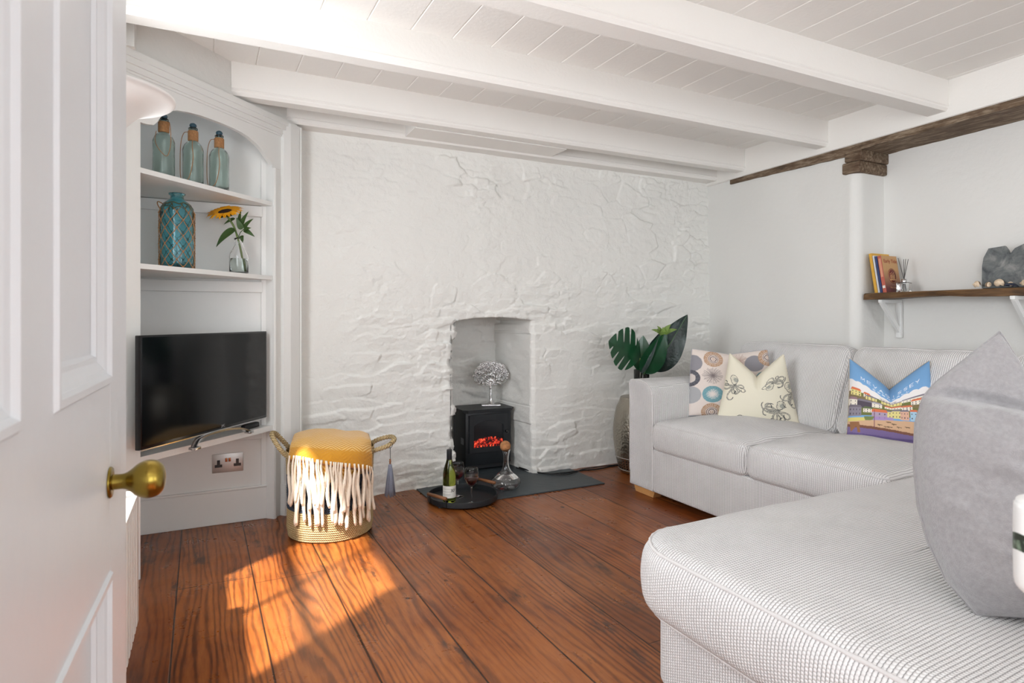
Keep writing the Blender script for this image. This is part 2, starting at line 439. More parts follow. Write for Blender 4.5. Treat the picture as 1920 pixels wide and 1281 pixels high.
def cells(x, y, seed=0):
    ix = np.floor(x); iy = np.floor(y)
    d1 = np.full(x.shape, 9.0); d2 = np.full(x.shape, 9.0); h = np.zeros(x.shape); gx = np.zeros(x.shape); gy = np.zeros(x.shape)
    for dx in (-1, 0, 1):
        for dy in (-1, 0, 1):
            cx = ix + dx; cy = iy + dy
            px = cx + 0.1 + 0.8 * hsh(cx, cy, seed + 1); py = cy + 0.15 + 0.7 * hsh(cx, cy, seed + 2)
            d = np.maximum(np.abs(x - px), 0) ** 2 * 1.0 + (y - py) ** 2
            d = np.sqrt(d); r = hsh(cx, cy, seed + 3)
            m = d < d1
            d2 = np.where(m, d1, np.minimum(d2, d)); gx = np.where(m, x - px, gx); gy = np.where(m, y - py, gy)
            h = np.where(m, r, h); d1 = np.where(m, d, d1)
    return d1, d2, h, gx, gy
def sst(a, b, x):
    t = np.clip((x - a) / (b - a), 0, 1); return t * t * (3 - 2 * t)
def stone_h(x, z):
    wx = x + 0.14 * (fbm(x * 3, z * 4, 4, 5) - 0.5); wz = z + 0.085 * (fbm(x * 2.4, z * 2.6, 4, 9) - 0.5)
    d1, d2, h, gx, gy = cells(wx / 0.24, wz / 0.062, 3)
    part = sst(.40, .58, fbm(x * 5, z * 6, 3, 61))
    g = sst(0.0, 0.07, d2 - d1)
    s1 = ((h - .4) * 0.85 + 0.40 * gy + .22 * gx * (h - .5)) * (.3 + .7 * part) * (.35 + .65 * g) - 0.16 * (1 - g) * part
    wx2 = x + 0.26 * (fbm(x * 2.8, z * 2.8, 4, 15) - 0.5); wz2 = z + 0.22 * (fbm(x * 2.8, z * 2.8, 4, 19) - 0.5)
    d1, d2, h, gx, gy = cells(wx2 / 0.22 + 7, wz2 / 0.11, 11)
    part = sst(.42, .58, fbm(x * 4, z * 5, 3, 63))
    g = sst(0.0, 0.07, d2 - d1); s2 = ((h - .4) * 0.70 + 0.45 * gy * (h - 0.4) + .3 * gx * (h - .6)) * (.25 + .75 * part) * (.35 + .65 * g) - 0.14 * (1 - g) * part
    d1, d2, h, gx, gy = cells(wx2 / 0.10 + 3, wz / 0.042, 13)
    s3 = ((h - .3) * .7 + .3 * gy) * sst(0, .12, d2 - d1) * sst(.46, .60, fbm(x * 3.1, z * 3.6, 3, 67))
    up = sst(1.0, 1.5, z + 0.45 * (fbm(x * 1.6, z * 1.6, 2, 21) - 0.5))
    k = s1 * (1 - up) + s2 * up + .55 * s3
    amp = 0.40 + 0.75 * sst(0.35, 0.62, fbm(x * 2.3, z * 2.6, 3, 31))
    amp = amp * (0.45 + 0.55 * sst(0.6, 1.7, x + .5 * (1.4 - z)))
    return 0.027 * k * amp + 0.007 * (fbm(x * 9, z * 11, 4, 41) - 0.5) + 0.006 * (fbm(x * 26, z * 34, 3, 43) - 0.5) * amp + 0.045 * (fbm(x * 1.3, z * 1.3, 2, 51) - 0.5)

# ================================================================== THE ROOM
YW = 3.78; ZC = 2.39; ZB = 2.225
# --- floor
mb = MB(); mb.box(-0.75, 4.6, -2.3, 4.9, -0.1, 0.0)
struct(mb.build('floor', M['floor'], smooth=False))
# --- stone wall with chimney niche
def build_stone():
    x0, x1 = 0.40, 3.80; z0, z1 = -0.005, 2.26; st = 0.0072
    nx = int((x1 - x0) / st) + 1; nz = int((z1 - z0) / st) + 1
    X, Z = np.meshgrid(np.linspace(x0, x1, nx), np.linspace(z0, z1, nz), indexing='ij')
    zs = Z[0]; xs = X[:, 0]
    lef = 1.450 + 0.075 * (fbm(zs * 13, zs * 0 + 3.3, 4, 71) - 0.5) + 0.030 * (np.floor(zs / 0.075) * 7919 % 5 / 5 - 0.5) - 0.02 * sst(1.02, .95, zs) * 0
    lef = lef + 0.022 * sst(0.93, 1.0, zs)
    rig = 2.040 + 0.015 * (fbm(zs * 5, zs * 0 + 9.3, 2, 73) - 0.5)
    top = 1.078 + 0.030 * (1 - ((xs - 1.76) / 0.31) ** 2) + 0.004 * (fbm(xs * 20, xs * 0, 2, 75) - .5)
    il = np.array([int(round((l - x0) / st)) for l in lef]); ir = np.array([int(round((r - x0) / st)) for r in rig])
    jt = np.array([int(round((t - z0) / st)) for t in top])
    Xn = X.copy(); Zn = Z.copy(); inside = np.zeros(X.shape, bool)
    for j in range(nz):
        for i in range(il[j] + 1, ir[j]):
            if j < jt[i]: inside[i, j] = True
    for j in range(nz):
        if inside[:, j].any():
            Xn[il[j], j] = lef[j]; Xn[ir[j], j] = rig[j]
    for i in range(nx):
        if inside[i].any(): Zn[i, inside[i].nonzero()[0].max() + 1] = top[i]
    Hh = stone_h(Xn, Zn)
    # roll the stone back at the opening's edge
    dl = np.abs(Xn - lef[None, :]); dr = np.abs(Xn - rig[None, :]); low = (Zn < 1.09)
    e = np.where(low, np.minimum(dl, dr), 9); roll = 0.016 * (1 - sst(0, 0.03, e))
    Y = YW - Hh - 0.005 + roll
    v = np.stack([Xn, Y, Zn], -1).reshape(-1, 3).tolist(); f = []
    for i in range(nx - 1):
        for j in range(nz - 1):
            if inside[i, j] or inside[i + 1, j] or inside[i, j + 1] or inside[i + 1, j + 1]: continue
            f.append((i * nz + j, (i + 1) * nz + j, (i + 1) * nz + j + 1, i * nz + j + 1))
    # boundary loop of the hole -> extrude back into the chimney
    from collections import Counter
    ec = Counter()
    for q in f:
        for a, b in zip(q, q[1:] + q[:1]): ec[(min(a, b), max(a, b))] += 1
    def interior(a):
        i, j = divmod(a, nz); return 0 < i < nx - 1 and j < nz - 1 and 1.3 < Xn[i, j] < 2.2 and Zn[i, j] < 1.2
    be = [k for k, c in ec.items() if c == 1 and interior(k[0]) and interior(k[1])]
    bv = sorted({a for k in be for a in k}); D = 26; depth = 0.54
    mp = {}
    for a in bv:
        p = v[a]; ids = [a]
        for k in range(1, D + 1):
            t = k / D; yy = p[1] + (YW + depth - p[1]) * t
            spl = 0.05 * t
            cx = p[0] + (-spl if p[0] > 1.76 else 0.0) * (1 if p[2] < 1.06 else 0)
            nn = 0.022 * (float(fbm(np.array([yy * 9.0]), np.array([p[2] * 16 + p[0] * 3]), 3, 5)[0]) - 0.5) * min(1, t * 6)
            dirx = 1 if p[0] < 1.76 else -1
            if p[2] > 1.06 and 1.5 < p[0] < 2.0: v.append((cx, yy, p[2] + 0.03 * t + nn))
            else: v.append((cx + dirx * nn, yy, p[2]))
            ids.append(len(v) - 1)
        mp[a] = ids
    for a, b in be:
        A, B = mp[a], mp[b]
        for k in range(D): f.append((A[k], B[k], B[k + 1], A[k + 1]))
    # chimney back
    bx = np.linspace(1.38, 2.12, 90); bz = np.linspace(-0.005, 1.2, 130); BX, BZ = np.meshgrid(bx, bz, indexing='ij')
    BY = YW + depth - 0.03 - stone_h(BX + 3, BZ) * 1.2
    off = len(v); v += np.stack([BX, BY, BZ], -1).reshape(-1, 3).tolist(); f += gridfaces(90, 130, off)
    me_v = v; o = obj('wall_back', me_v, f, M['stone'])
    return struct(o)
build_stone()
# --- right wall: chimney-breast pier, rounded corner, recess
def build_right():
    path = [(3.515 + .049 * y, y) for y in np.linspace(3.95, 2.52, 40)]
    cx, cy, r = 3.635 + 0.055, 2.437 + 0.06, 0.06
    for a in np.linspace(180, 270, 12): path.append((cx + r * math.cos(math.radians(a)), cy + r * math.sin(math.radians(a))))
    path += [(x, 2.437) for x in np.linspace(3.72, 3.893, 9)]
    path += [(3.775 + .049 * y, y) for y in np.linspace(2.40, -2.1, 70)]
    n = len(path); zs = np.linspace(0, 2.26, 60); v = []
    for i, (x, y) in enumerate(path):
        s = i * 0.05
        for z in zs:
            w = 0.010 * (mnoise.noise(Vector((x * 3, y * 3, z * 2.6))))
            v.append((x + w * (1 if i < 40 or i > 60 else 0.3), y, z))
    return struct(obj('wall_right', v, gridfaces(n, 60), M['wall'], sharp=38))
build_right()
# --- left wall with the sash window over the radiator
XL = -0.40; WY0, WY1, WZ0, WZ1 = 1.50, 2.52, 0.72, 2.13
mb = MB()
VY0, VY1 = -1.55, -.25
mb.box(XL - 0.16, XL, -2.1, VY0, 0, 2.45); mb.box(XL - 0.16, XL, VY1, WY0, 0, 2.45); mb.box(XL - 0.16, XL, VY0, VY1, 0, .7); mb.box(XL - 0.16, XL, VY0, VY1, 2.1, 2.45); mb.box(XL - 0.16, XL, WY1, 4.0, 0, 2.45)
mb.box(XL - 0.16, XL, WY0, WY1, 0, WZ0); mb.box(XL - 0.16, XL, WY0, WY1, WZ1, 2.45)
struct(mb.build('wall_left', M['wall'], smooth=False))
w = struct(bpy.data.objects.new('window_1', None)); C.objects.link(w); w.location = (XL - .12, (WY0 + WY1) / 2, WZ0)
def sash(parent, axis, c, a0, a1, z0, z1, bars=(0.5,)):
    fr = MB()
    def bar(p0, p1, q0, q1, d=0.03):
        if axis == 'x': fr.box(c - d, c, p0, p1, q0, q1)
        else: fr.box(p0, p1, c - d, c, q0, q1)
    t = 0.04
    bar(a0, a0 + t, z0, z1); bar(a1 - t, a1, z0, z1); bar(a0 + t, a1 - t, z0, z0 + t); bar(a0 + t, a1 - t, z1 - t, z1)
    zm = (z0 + z1) / 2; bar(a0 + t, a1 - t, zm - .022, zm + .022)
    for b in bars:
        m_ = a0 + (a1 - a0) * b; bar(m_ - .011, m_ + .011, z0 + t, zm - .022, .02); bar(m_ - .011, m_ + .011, zm + .022, z1 - t, .02)
    fr.build('window_frame', M['gloss'], parent, smooth=False, world=True)
sash(w, 'x', XL - .10, WY0, WY1, WZ0, WZ1)
w4 = struct(bpy.data.objects.new('window_4', None)); C.objects.link(w4); w4.location = (XL - .12, (VY0 + VY1) / 2, .7)  # unseen window, added so that light reaches the chaise
sash(w4, 'x', XL - .10, VY0, VY1, .7, 2.1)
mb = MB(); mb.box(XL - .02, XL + .05, WY0 - .05, WY1 + .05, WZ0 - .03, WZ0 - 0.001, .004); mb.build('window_sill', M['gloss'], w, world=True)
# --- front wall (behind the camera) with two unseen windows added to let in fill light
YF = -2.0
def wall_front():
    mb = MB(); ws = [(0.15, 1.45), (2.15, 3.35)]; z0, z1 = 0.7, 2.05; xs = [XL - .16] + [a for w_ in ws for a in w_] + [4.0]
    for i in range(0, 6, 2): mb.box(xs[i], xs[i + 1], YF - .2, YF, 0, 2.45)
    for a, b in ws: mb.box(a, b, YF - .2, YF, 0, z0); mb.box(a, b, YF - .2, YF, z1, 2.45)
    struct(mb.build('wall_front', M['wall'], smooth=False))
    for k, (a, b) in enumerate(ws):
        w = struct(bpy.data.objects.new('window_%d' % (k + 2), None)); C.objects.link(w); w.location = ((a + b) / 2, YF - .15, z0)
        sash(w, 'y', YF - .12, a, b, z0, z1)
wall_front()
# nib the door hangs on
mb = MB(); mb.box(XL, -0.175, 0.02, 0.14, 0, 2.39); struct(mb.build('wall_nib', M['wall'], smooth=False))
# --- ceiling of tongue-and-groove boards running from the camera to the stone wall
def build_ceiling():
    xs = [XL - .2]; x = 0.614 - 0.195 * 5
    ln = []
    while x < 3.9: ln.append(x); x += 0.195
    v = []; f = []; pr = [(XL - .2, ZC)]
    for a in ln:
        if a < XL - .1: continue
        pr += [(a - .0045, ZC), (a - .001, ZC + .0045), (a + .001, ZC + .0045), (a + .0045, ZC)]
    pr.append((4.3, ZC)); sk = 0.012
    for (a, z) in pr:
        for y in (-2.2, 3.9): v.append((a - sk * (y - 2.6), y, z))
    f = gridfaces(len(pr), 2)
    n = len(v); 
    mb = MB(); mb.add(v, f); mb.box(XL - .3, 4.4, -2.2, 3.9, ZC + .02, ZC + .08)
    struct(mb.build('ceiling', M['ceil'], smooth=False))
build_ceiling()
def beam(name, y0, y1, xa, xb, zb=ZB, zt=ZC + .01, slope=0.0):
    prof = [(y0, zt), (y0, zb + .034), (y0 - .003, zb + .031), (y0 - .003, zb + .027), (y0 + .002, zb + .023), (y0 + .002, zb + .014), (y0 + .012, zb),
            (y1 - .012, zb), (y1 - .002, zb + .014), (y1 - .002, zb + .023), (y1, zb + .03), (y1, zt)]
    n = len(prof); v = []
    X = np.linspace(xa, xb, 24)
    for i, x in enumerate(X):
        for y, z in prof: v.append((x, y + slope * (x - 1.6), z + (0.002 * mnoise.noise(Vector((x * 2, y, 0))) if z < zt - .01 else 0)))
    f = []
    for i in range(len(X) - 1):
        for k in range(n): f.append((i * n + k, (i + 1) * n + k, (i + 1) * n + (k + 1) % n, i * n + (k + 1) % n))
    f += [tuple(range(n)), tuple((len(X) - 1) * n + k for k in range(n))]
    return struct(obj(name, v, f, M['ceil'], smooth=True, sharp=30))
beam('trim_1', 1.893, 2.015, XL, 3.63)
beam('trim_2', 2.635, 2.735, XL, 3.67)
beam('trim_3', 3.355, 3.455, 0.10, 3.70)
beam('trim_4', 3.655, 3.80, 0.385, 3.72, zb=2.212)
beam('trim_11', 0.75, 0.87, XL, 3.60); beam('trim_12', -0.4, -0.28, XL, 3.55)
mb = MB(); mb.box(1.085, 2.13, 3.455, 3.657, 2.222, ZC, .002); struct(mb.build('trim_5', M['ceil'], smooth=False))
# fascia above the right wall
def strip(name, mat, yy, off0, off1, z0, z1, amp=0.0, seg=60, base=3.515, struct_=True, zfun=None, parent=None):
    v = []; Y = np.linspace(yy[0], yy[1], seg)
    for y in Y:
        X = base + .049 * y
        za, zb = (z0, z1) if zfun is None else zfun(y)
        n1 = amp * mnoise.noise(Vector((y * 9, 1, 2))); n2 = amp * mnoise.noise(Vector((y * 13, 5, 2)))
        v += [(X + off0 + n2 * .5, y, za + n1), (X + off0 + n2 * .3, y, zb), (X + off1, y, zb), (X + off1, y, za + n1 * .5)]
    f = []
    for i in range(seg - 1):
        for k in range(4): f.append((i * 4 + k, i * 4 + (k + 1) % 4, (i + 1) * 4 + (k + 1) % 4, (i + 1) * 4 + k))
    f += [(0, 1, 2, 3), tuple((seg - 1) * 4 + k for k in range(4))]
    o = obj(name, v, f, mat, parent, smooth=False, world=parent is not None)
    if struct_: struct(o)
    return o
strip('trim_6', M['ceil'], (3.79, -2.0), -0.022, 0.55, 2.188, 2.40)
strip('trim_7', M['ceil'], (3.79, -2.0), -0.030, -0.020, 2.190, 2.203)
t = thing('timber_lintel', 'long weathered brown timber beam end set into the white wall under the ceiling above the shelf recess', 'timber beam', (3.65, 2.4, 2.18))
strip('wall_plate', M['timber'], (3.52, 2.44), -0.016, 0.05, 0, 0, 0.006, 50, struct_=False, parent=t, zfun=lambda y: (2.187 - (0.030 + 0.032 * (3.52 - y) / 1.08), 2.189))
strip('lintel', M['timber'], (2.47, -2.0), -0.018, 0.36, 2.150, 2.190, 0.006, 80, struct_=False, parent=t)
mb = MB(); mb.box(3.610, 3.90, 2.405, 2.515, 2.085, 2.150, .008); mb.box(3.606, 3.89, 2.412, 2.53, 2.012, 2.083, .010)
bl = mb.build('corbel', M['timber'], t, world=True)

# ================================================================== CORNER CUPBOARD (45 degree alcove)
def dg(u, v=None):
    tt = (u - 960) / FPX; a = CF[0] + tt * CR[0]; b = CF[1] + tt * CR[1]; f = 3.26 / (b - a)
    return (a * f, b * f) if v is None else (a * f, b * f, H + (HOR - v) / FPX * f)
cup = thing('corner_cupboard', 'white painted built-in corner alcove unit with arched top and three shelves', 'alcove shelving', (0, 3.4, 0))
r2 = math.sqrt(0.5); DX = Vector((r2, r2, 0)); DN = Vector((-r2, r2, 0))   # along the face, into the alcove
PX = 3.605
mb = MB()
mb.box(-0.40, 0.285, PX, PX + .12, 0.0, 2.2)                                  # back board
mb.box(-0.395, 0.284, PX - .014, PX, 0.0, 0.175, .004); mb.box(-0.395, 0.284, PX - .020, PX, 0.175, 0.187, .004)
mb.box(-0.395, 0.262, PX - .016, PX, 0.44, 0.484, .003)
mb.box(-0.395, 0.262, PX - .018, PX, 1.24, 1.30, .003); mb.box(-0.395, 0.262, PX - .018, PX, 1.655, 1.713, .003)
mb.box(0.255, 0.285, PX - .010, PX, 0.0, 2.15, .003)
mb.build('back_panel', M['gloss'], cup, smooth=False, world=True)
mb = MB(); mb.box(-0.39, -0.36, 3.0, PX, 0, 2.2); mb.build('side_panel', M['gloss'], cup, smooth=False, world=True)
# right stile: plan outline swept upward with a bead moulding
mb = MB()
def onface(s, d): p = Vector((0.31, 3.57, 0)) + DX * s - DN * d; return (p.x, p.y)
mb.prism([(0.268, PX), onface(0, 0), onface(0.0, .012), onface(.008, .016), onface(.016, .016), onface(.020, .010), onface(.026, .010), onface(.032, .0), onface(.070, 0), onface(.15, 0), (0.45, 3.80), (0.268, 3.80)], 0.0, 1.925)
mb.prism([(0.268, PX), onface(0, 0), onface(.15, 0), (0.45, 3.80), (0.268, 3.80)], 1.925, 2.2)
mb.build('stile', M['gloss'], cup, smooth=False, world=True)
mb = MB()
mb.prism([onface(.068, 0), onface(.068, .022), onface(.076, .026), (0.412, 3.615), (0.462, 3.655), (0.468, 3.664), (0.474, 3.664), (0.480, 3.672), (0.480, 3.80), (0.42, 3.80)], 0.17, 2.195)
mb.prism([onface(.064, 0), onface(.064, .034), (0.402, 3.598), (0.484, 3.655), (0.492, 3.668), (0.492, 3.80), (0.42, 3.80)], 0.0, 0.17)
mb.build('architrave', M['gloss'], cup, smooth=False, world=True)
mb = MB()   # left stile
Lp = lambda s, d: (-0.263 + r2 * s + r2 * d, 2.997 + r2 * s - r2 * d)
mb.prism([Lp(0, 0), Lp(0, .006), Lp(-.19, .006), (-0.40, 2.90), (-0.40, 3.05), Lp(0, -.022)], 0.0, 2.2)
mb.build('stile', M['gloss'], cup, smooth=False, world=True)
# arched valance
low = [(516, 316), (512, 312), (506, 303), (500, 294), (491, 281), (480, 269), (466, 257), (452, 248), (435, 239.5), (415, 231), (395, 223.5), (375, 216.5), (352, 210.5), (332, 207), (318, 208.5), (308, 213), (300, 221), (294, 229), (288, 234.5), (276, 233), (262, 229), (240, 223)]
poly = []
for u_, v_ in low:
    x, y, z = dg(u_, v_); poly.append(((Vector((x, y, 0)) - Vector((0, 3.26, 0))).dot(DX), z))
a0 = poly[0][0] + .10; a1 = poly[-1][0]
poly = [(a0, poly[0][1])] + poly + [(a1, 2.2), (a0, 2.2)]
mb = MB(); mb.slab(poly, 0.024, Vector((0, 3.26, 0)) + DN * 0.022, DX, (0, 0, 1))
mb.build('arched_valance', M['gloss'], cup, smooth=False, world=True)
mb = MB()   # cornice + wall above it
def along(s0, s1, d0, d1, z0, z1):
    O = Vector((0, 3.26, 0))
    P = lambda s, d: tuple((O + DX * s - DN * d).xy)
    mb.prism([P(s0, d0), P(s1, d0), P(s1, d1), P(s0, d1)], z0, z1)
for z0, z1, d in ((2.115, 2.125, .010), (2.125, 2.150, .018), (2.150, 2.176, .028), (2.176, 2.206, .034)): along(-.47, .605, -.02, d, z0, z1)
mb.build('cornice', M['gloss'], cup, smooth=False, world=True)
mb = MB(); along(-.40, .62, -.05, 0.0, 2.206, ZC + .01); mb.box(XL, -.272, 2.90, 2.99, 2.206, ZC + .01)
struct(mb.build('trim_8', M['wall'], smooth=False))
for zt, zb_ in ((1.737, 1.715), (1.332, 1.310), (0.514, 0.486)):
    mb = MB(); p0 = Vector((0, 3.26, 0)) + DX * (-.372) - DN * .004; p1 = Vector((0, 3.26, 0)) + DX * .437 - DN * .004
    mb.prism([(p0.x, p0.y), (p1.x, p1.y), (0.268, PX), (-0.385, PX), (-0.385, 3.02)], zb_, zt)
    mb.build('shelf', M['shelfpaint'], cup, smooth=False, world=True)

# --- glass bottles on the top shelf
def fpos(u, f):
    p = at(u, 597, f); return p.x, p.y
def sea_bottle(u, f, label, cork_stop=True, loop=0):
    x, y = fpos(u, f)
    t = thing('glass_bottle', label, 'bottle', (x, y, 1.7375), -0.6, 'pale green bottles on the top shelf')
    R = .046
    out = [(.0001, .0), (.040, .0), (.0455, .006), (R, .02), (R - .001, .12), (R, .168), (.043, .185), (.034, .203), (.024, .213), (.019, .222), (.018, .27), (.0205, .272), (.0205, .279), (.018, .281)]
    inn = [(.0155, .281), (.0155, .222), (.021, .210), (.031, .200), (.0405, .182), (R - .003, .166), (R - .003, .022), (.038, .008), (.0001, .008)]
    MB().lathe(smoothp(out, 3) + inn, 40).build('glass_body', M['seaglass'], t)
    MB().lathe([(.0195, .216), (.0225, .218), (.023, .222), (.023, .262), (.021, .266), (.0185, .266)], 30).build('neck_wrap', M['twine'], t)
    m2 = MB(); m2.ball((0, 0, .292), .016, 10, (1, 1, .85)); m2.lathe([(.001, .270), (.0125, .270), (.0125, .288), (.001, .29)], 16); m2.build('stopper', plain('blue_glass_stopper', S(48, 78, 92), .15), t)
    s = MB()
    q = [(-.022, 0.0, .262), (-.040, -.012, .255), (-.050, -.02, .20), (-.052, -.022, .10), (-.038, -.036, .035), (-.012, -.050, .012), (.016, -.049, .035), (.030, -.042, .12), (.024, -.040, .19), (.02, -.02, .25)]
    if loop == 1: q = [(.022, 0.0, .262), (.038, -.012, .258), (.050, -.02, .21), (.051, -.022, .15), (.040, -.032, .10), (.012, -.048, .13), (-.006, -.048, .17), (-.02, -.022, .22)]
    s.tube(smoothp(q, 5), .0016, 6); s.build('twine_loop', M['twine'], t)
    return t
sea_bottle(307, 2.80, 'pale green glass bottle on top shelf, leftmost, its neck behind the arched valance', loop=1)
sea_bottle(362, 2.935, 'pale green glass bottle with twine loop, middle of the three on the top shelf')
sea_bottle(411, 3.055, 'pale green glass bottle with twine loop, rightmost of the three on the top shelf')
# --- teal bottle in netting
x, y = fpos(332, 2.865)
t = thing('netted_bottle', 'tall teal glass bottle wrapped in knotted brown rope netting', 'bottle', (x, y, 1.3325), 0.2)
R = .072
out = [(.0001, 0), (.062, 0), (R, .010), (R, .03), (R, .26), (R - .002, .285), (R - .014, .305), (.042, .318), (.030, .326), (.028, .335), (.028, .344), (.035, .348), (.036, .354), (.030, .356)]
inn = [(.024, .356), (.024, .330), (.038, .314), (R - .018, .300), (R - .006, .28), (R - .005, .03), (.06, .010), (.0001, .010)]
MB().lathe(out + inn, 48).build('glass_body', M['tealglass'], t)
s = MB(); kn = 9; ph = 0.0
rows = 9
def bp(a, z):
    rr = R + .003 if z < .262 else R + .003 - (z - .262) ** 1.35 * 1.9
    return (rr * math.cos(a), rr * math.sin(a), z)
zz = [0.004 + .0365 * i for i in range(rows)]
for i in range(rows - 1):
    for k in range(kn):
        a = 2 * PI * (k + 0.5 * (i % 2)) / kn
        for sgn in (-1, 1):
            b = a + sgn * PI / kn
            s.tube([bp(a + (b - a) * j / 4, zz[i] + (zz[i + 1] - zz[i]) * j / 4 - .003 * math.sin(PI * j / 4)) for j in range(5)], .0017, 5)
        s.ball(bp(a, zz[i] if i else .007), .0042, 5)
for k in range(kn):
    a = 2 * PI * k / kn; s.ball(bp(a, zz[-1]), .0042, 5)
s.tube([bp(2 * PI * j / 40, zz[-1] + .006 + .004 * math.sin(j)) for j in range(40)], .003, 6, closed=True)
s.tube(smoothp([bp(2.6, .30), (-.075, .02, .312), (-.078, .01, .296), bp(3.4, .27)], 5), .0025, 5)
s.build('rope_net', M['twine'], t)
# --- sunflower in a bottle vase
x, y = fpos(448, 3.175)
t = thing('flower_vase', 'small clear glass bottle vase of water on the middle shelf', 'vase', (x, y, 1.3325), 0)
out = [(.0001, 0), (.040, 0), (.046, .005), (.0465, .085), (.044, .105), (.030, .130), (.021, .148), (.019, .170), (.023, .176), (.023, .184), (.0195, .186)]
inn = [(.0165, .186), (.0165, .150), (.027, .128), (.0405, .103), (.0435, .085), (.043, .008), (.0001, .008)]
MB().lathe(out + inn, 40).build('glass_body', M['glass'], t)
MB().lathe([(.0001, .0085), (.0425, .0085), (.043, .04), (.043, .078), (.0001, .078)], 36).build('water', M['water'], t)
fx = Vector((x, y, 1.3325)); rt = Vector((CR[0], CR[1], 0)); bk = Vector((CF[0], CF[1], 0))
sf = thing('sunflower', 'yellow sunflower with dark centre and green leaves standing in the glass vase', 'flower', tuple(fx + Vector((0, 0, .02))), 0)
head = fx + rt * (-.062) + bk * (-.02) + Vector((0, 0, .318))
st = [fx + rt * .030 + Vector((0, 0, .012)), fx + rt * .016 + Vector((0, 0, .09)), fx + rt * (-.002) + Vector((0, 0, .17)), fx + rt * (-.028) + Vector((0, 0, .25)), head - Vector((0, 0, .008))]
MB().tube(smoothp([tuple(p) for p in st], 6), .0052, 10).build('stem', M['stem'], sf, world=True)
Nh = (Vector((0, 0, 1)) * .86 - bk * .48 + rt * (-.06)).normalized(); Xh = rt; Yh = Nh.cross(Xh).normalized(); Xh = Yh.cross(Nh)
pb = MB()
for layer, (cnt, ln, off) in enumerate(((26, .064, 0), (24, .056, .13))):
    for k in range(cnt):
        a = 2 * PI * k / cnt + off + random.uniform(-.06, .06); L = ln * random.uniform(.88, 1.1); wv = .0095
        d = Xh * math.cos(a) + Yh * math.sin(a); sd = Nh.cross(d); b = len(pb.v); vs = []
        for i in range(7):
            q = i / 6; wd = wv * math.sin(PI * min(1, .12 + q * .88)) ** .8; lift = .010 * math.sin(q * 2.6) + layer * .004 - .012 * q * q * random.uniform(.3, 1.2)
            c = head + d * (.032 + L * q) + Nh * lift
            vs += [c - sd * wd, c + Nh * .002 * (1 - q), c + sd * wd]
        pb.add(vs, gridfaces(7, 3))
pb.build('petals', M['petal'], sf, world=True)
dk = MB(); dk.lathe([(.0001, .006), (.012, .0075), (.024, .010), (.034, .006), (.036, -.002), (.026, -.014), (.0001, -.016)], 30); dk.xf(frame(head, Xh, Yh)); dk.build('flower_centre', M['disk'], sf, world=True)
def leafmesh(mb, base, tip, width, nrm, bend=0.0, cup_=0.15, split=0, rows=24, cols=6, shape=0.5, wob=0.0):
    base = Vector(base); tip = Vector(tip); ax = tip - base; L = ax.length; ax.normalize(); nrm = Vector(nrm); nrm = (nrm - ax * nrm.dot(ax)).normalized(); sd = ax.cross(nrm)
    vs = []
    for i in range(rows + 1):
        q = i / rows
        w = width * .5 * (math.sin(PI * q ** shape) ** .85 if 0 < q < 1 else 0.0)
        for j in range(-cols, cols + 1):
            s = j / cols; ww = w
            if split:
                side = 1 if j > 0 else -1
                ph = (q * split + (0.35 if side > 0 else 0)) % 1.0
                if .12 < q < .9 and ph < .24: ww = w * (.30 + .55 * (abs(ph - .12) / .12) ** 2)
                elif split: ww = w * (1 - .05 * abs(ph - .6))
            lx = s * ww; sh = (abs(lx) * .42 if split else 0)
            vs.append(base + ax * (q * L + sh) + sd * lx + nrm * (bend * math.sin(PI * q) * L + cup_ * abs(lx) + wob * math.sin(q * 21 + j) * abs(s)))
    mb.add(vs, gridfaces(rows + 1, 2 * cols + 1)); return mb
lf = MB(); P_ = lambda r, b, z: fx + rt * r + bk * b + Vector((0, 0, z))
nf = -bk + Vector((0, 0, .5))
leafmesh(lf, P_(-.018, -.01, .235), P_(-.105, -.03, .135), .045, nf, .10)
lf.tube([tuple(P_(-.004, 0, .20)), tuple(P_(-.018, -.006, .225)), tuple(P_(-.03, -.012, .235))], .002, 6)
for b_, t_, w_ in (((.005, .0, .23), (.055, -.01, .325), .032), ((.03, -.01, .235), (.085, -.02, .285), .028), ((.03, -.01, .23), (.092, -.02, .19), .026), ((.02, -.01, .23), (-.0, -.03, .29), .03), ((.03, -.015, .225), (.078, -.03, .235), .026), ((.012, 0, .20), (.03, -.02, .16), .024), ((-.02, 0, .29), (-.075, -.01, .255), .02), ((.0, 0, .24), (.012, 0, .335), .024)):
    leafmesh(lf, P_(*b_), P_(*t_), w_, nf, .08, rows=12, cols=3)
lf.tube([tuple(P_(-.006, 0, .185)), tuple(P_(.01, -.005, .215)), tuple(P_(.03, -.01, .233))], .002, 6)
for k in range(14):
    a = 2 * PI * k / 14; d = Xh * math.cos(a) + Yh * math.sin(a); leafmesh(lf, head - Nh * .012 + d * .02, head - Nh * .014 + d * .05, .016, -Nh, .05, rows=6, cols=2)
lf.build('leaves', M['leaf'], sf, world=True)

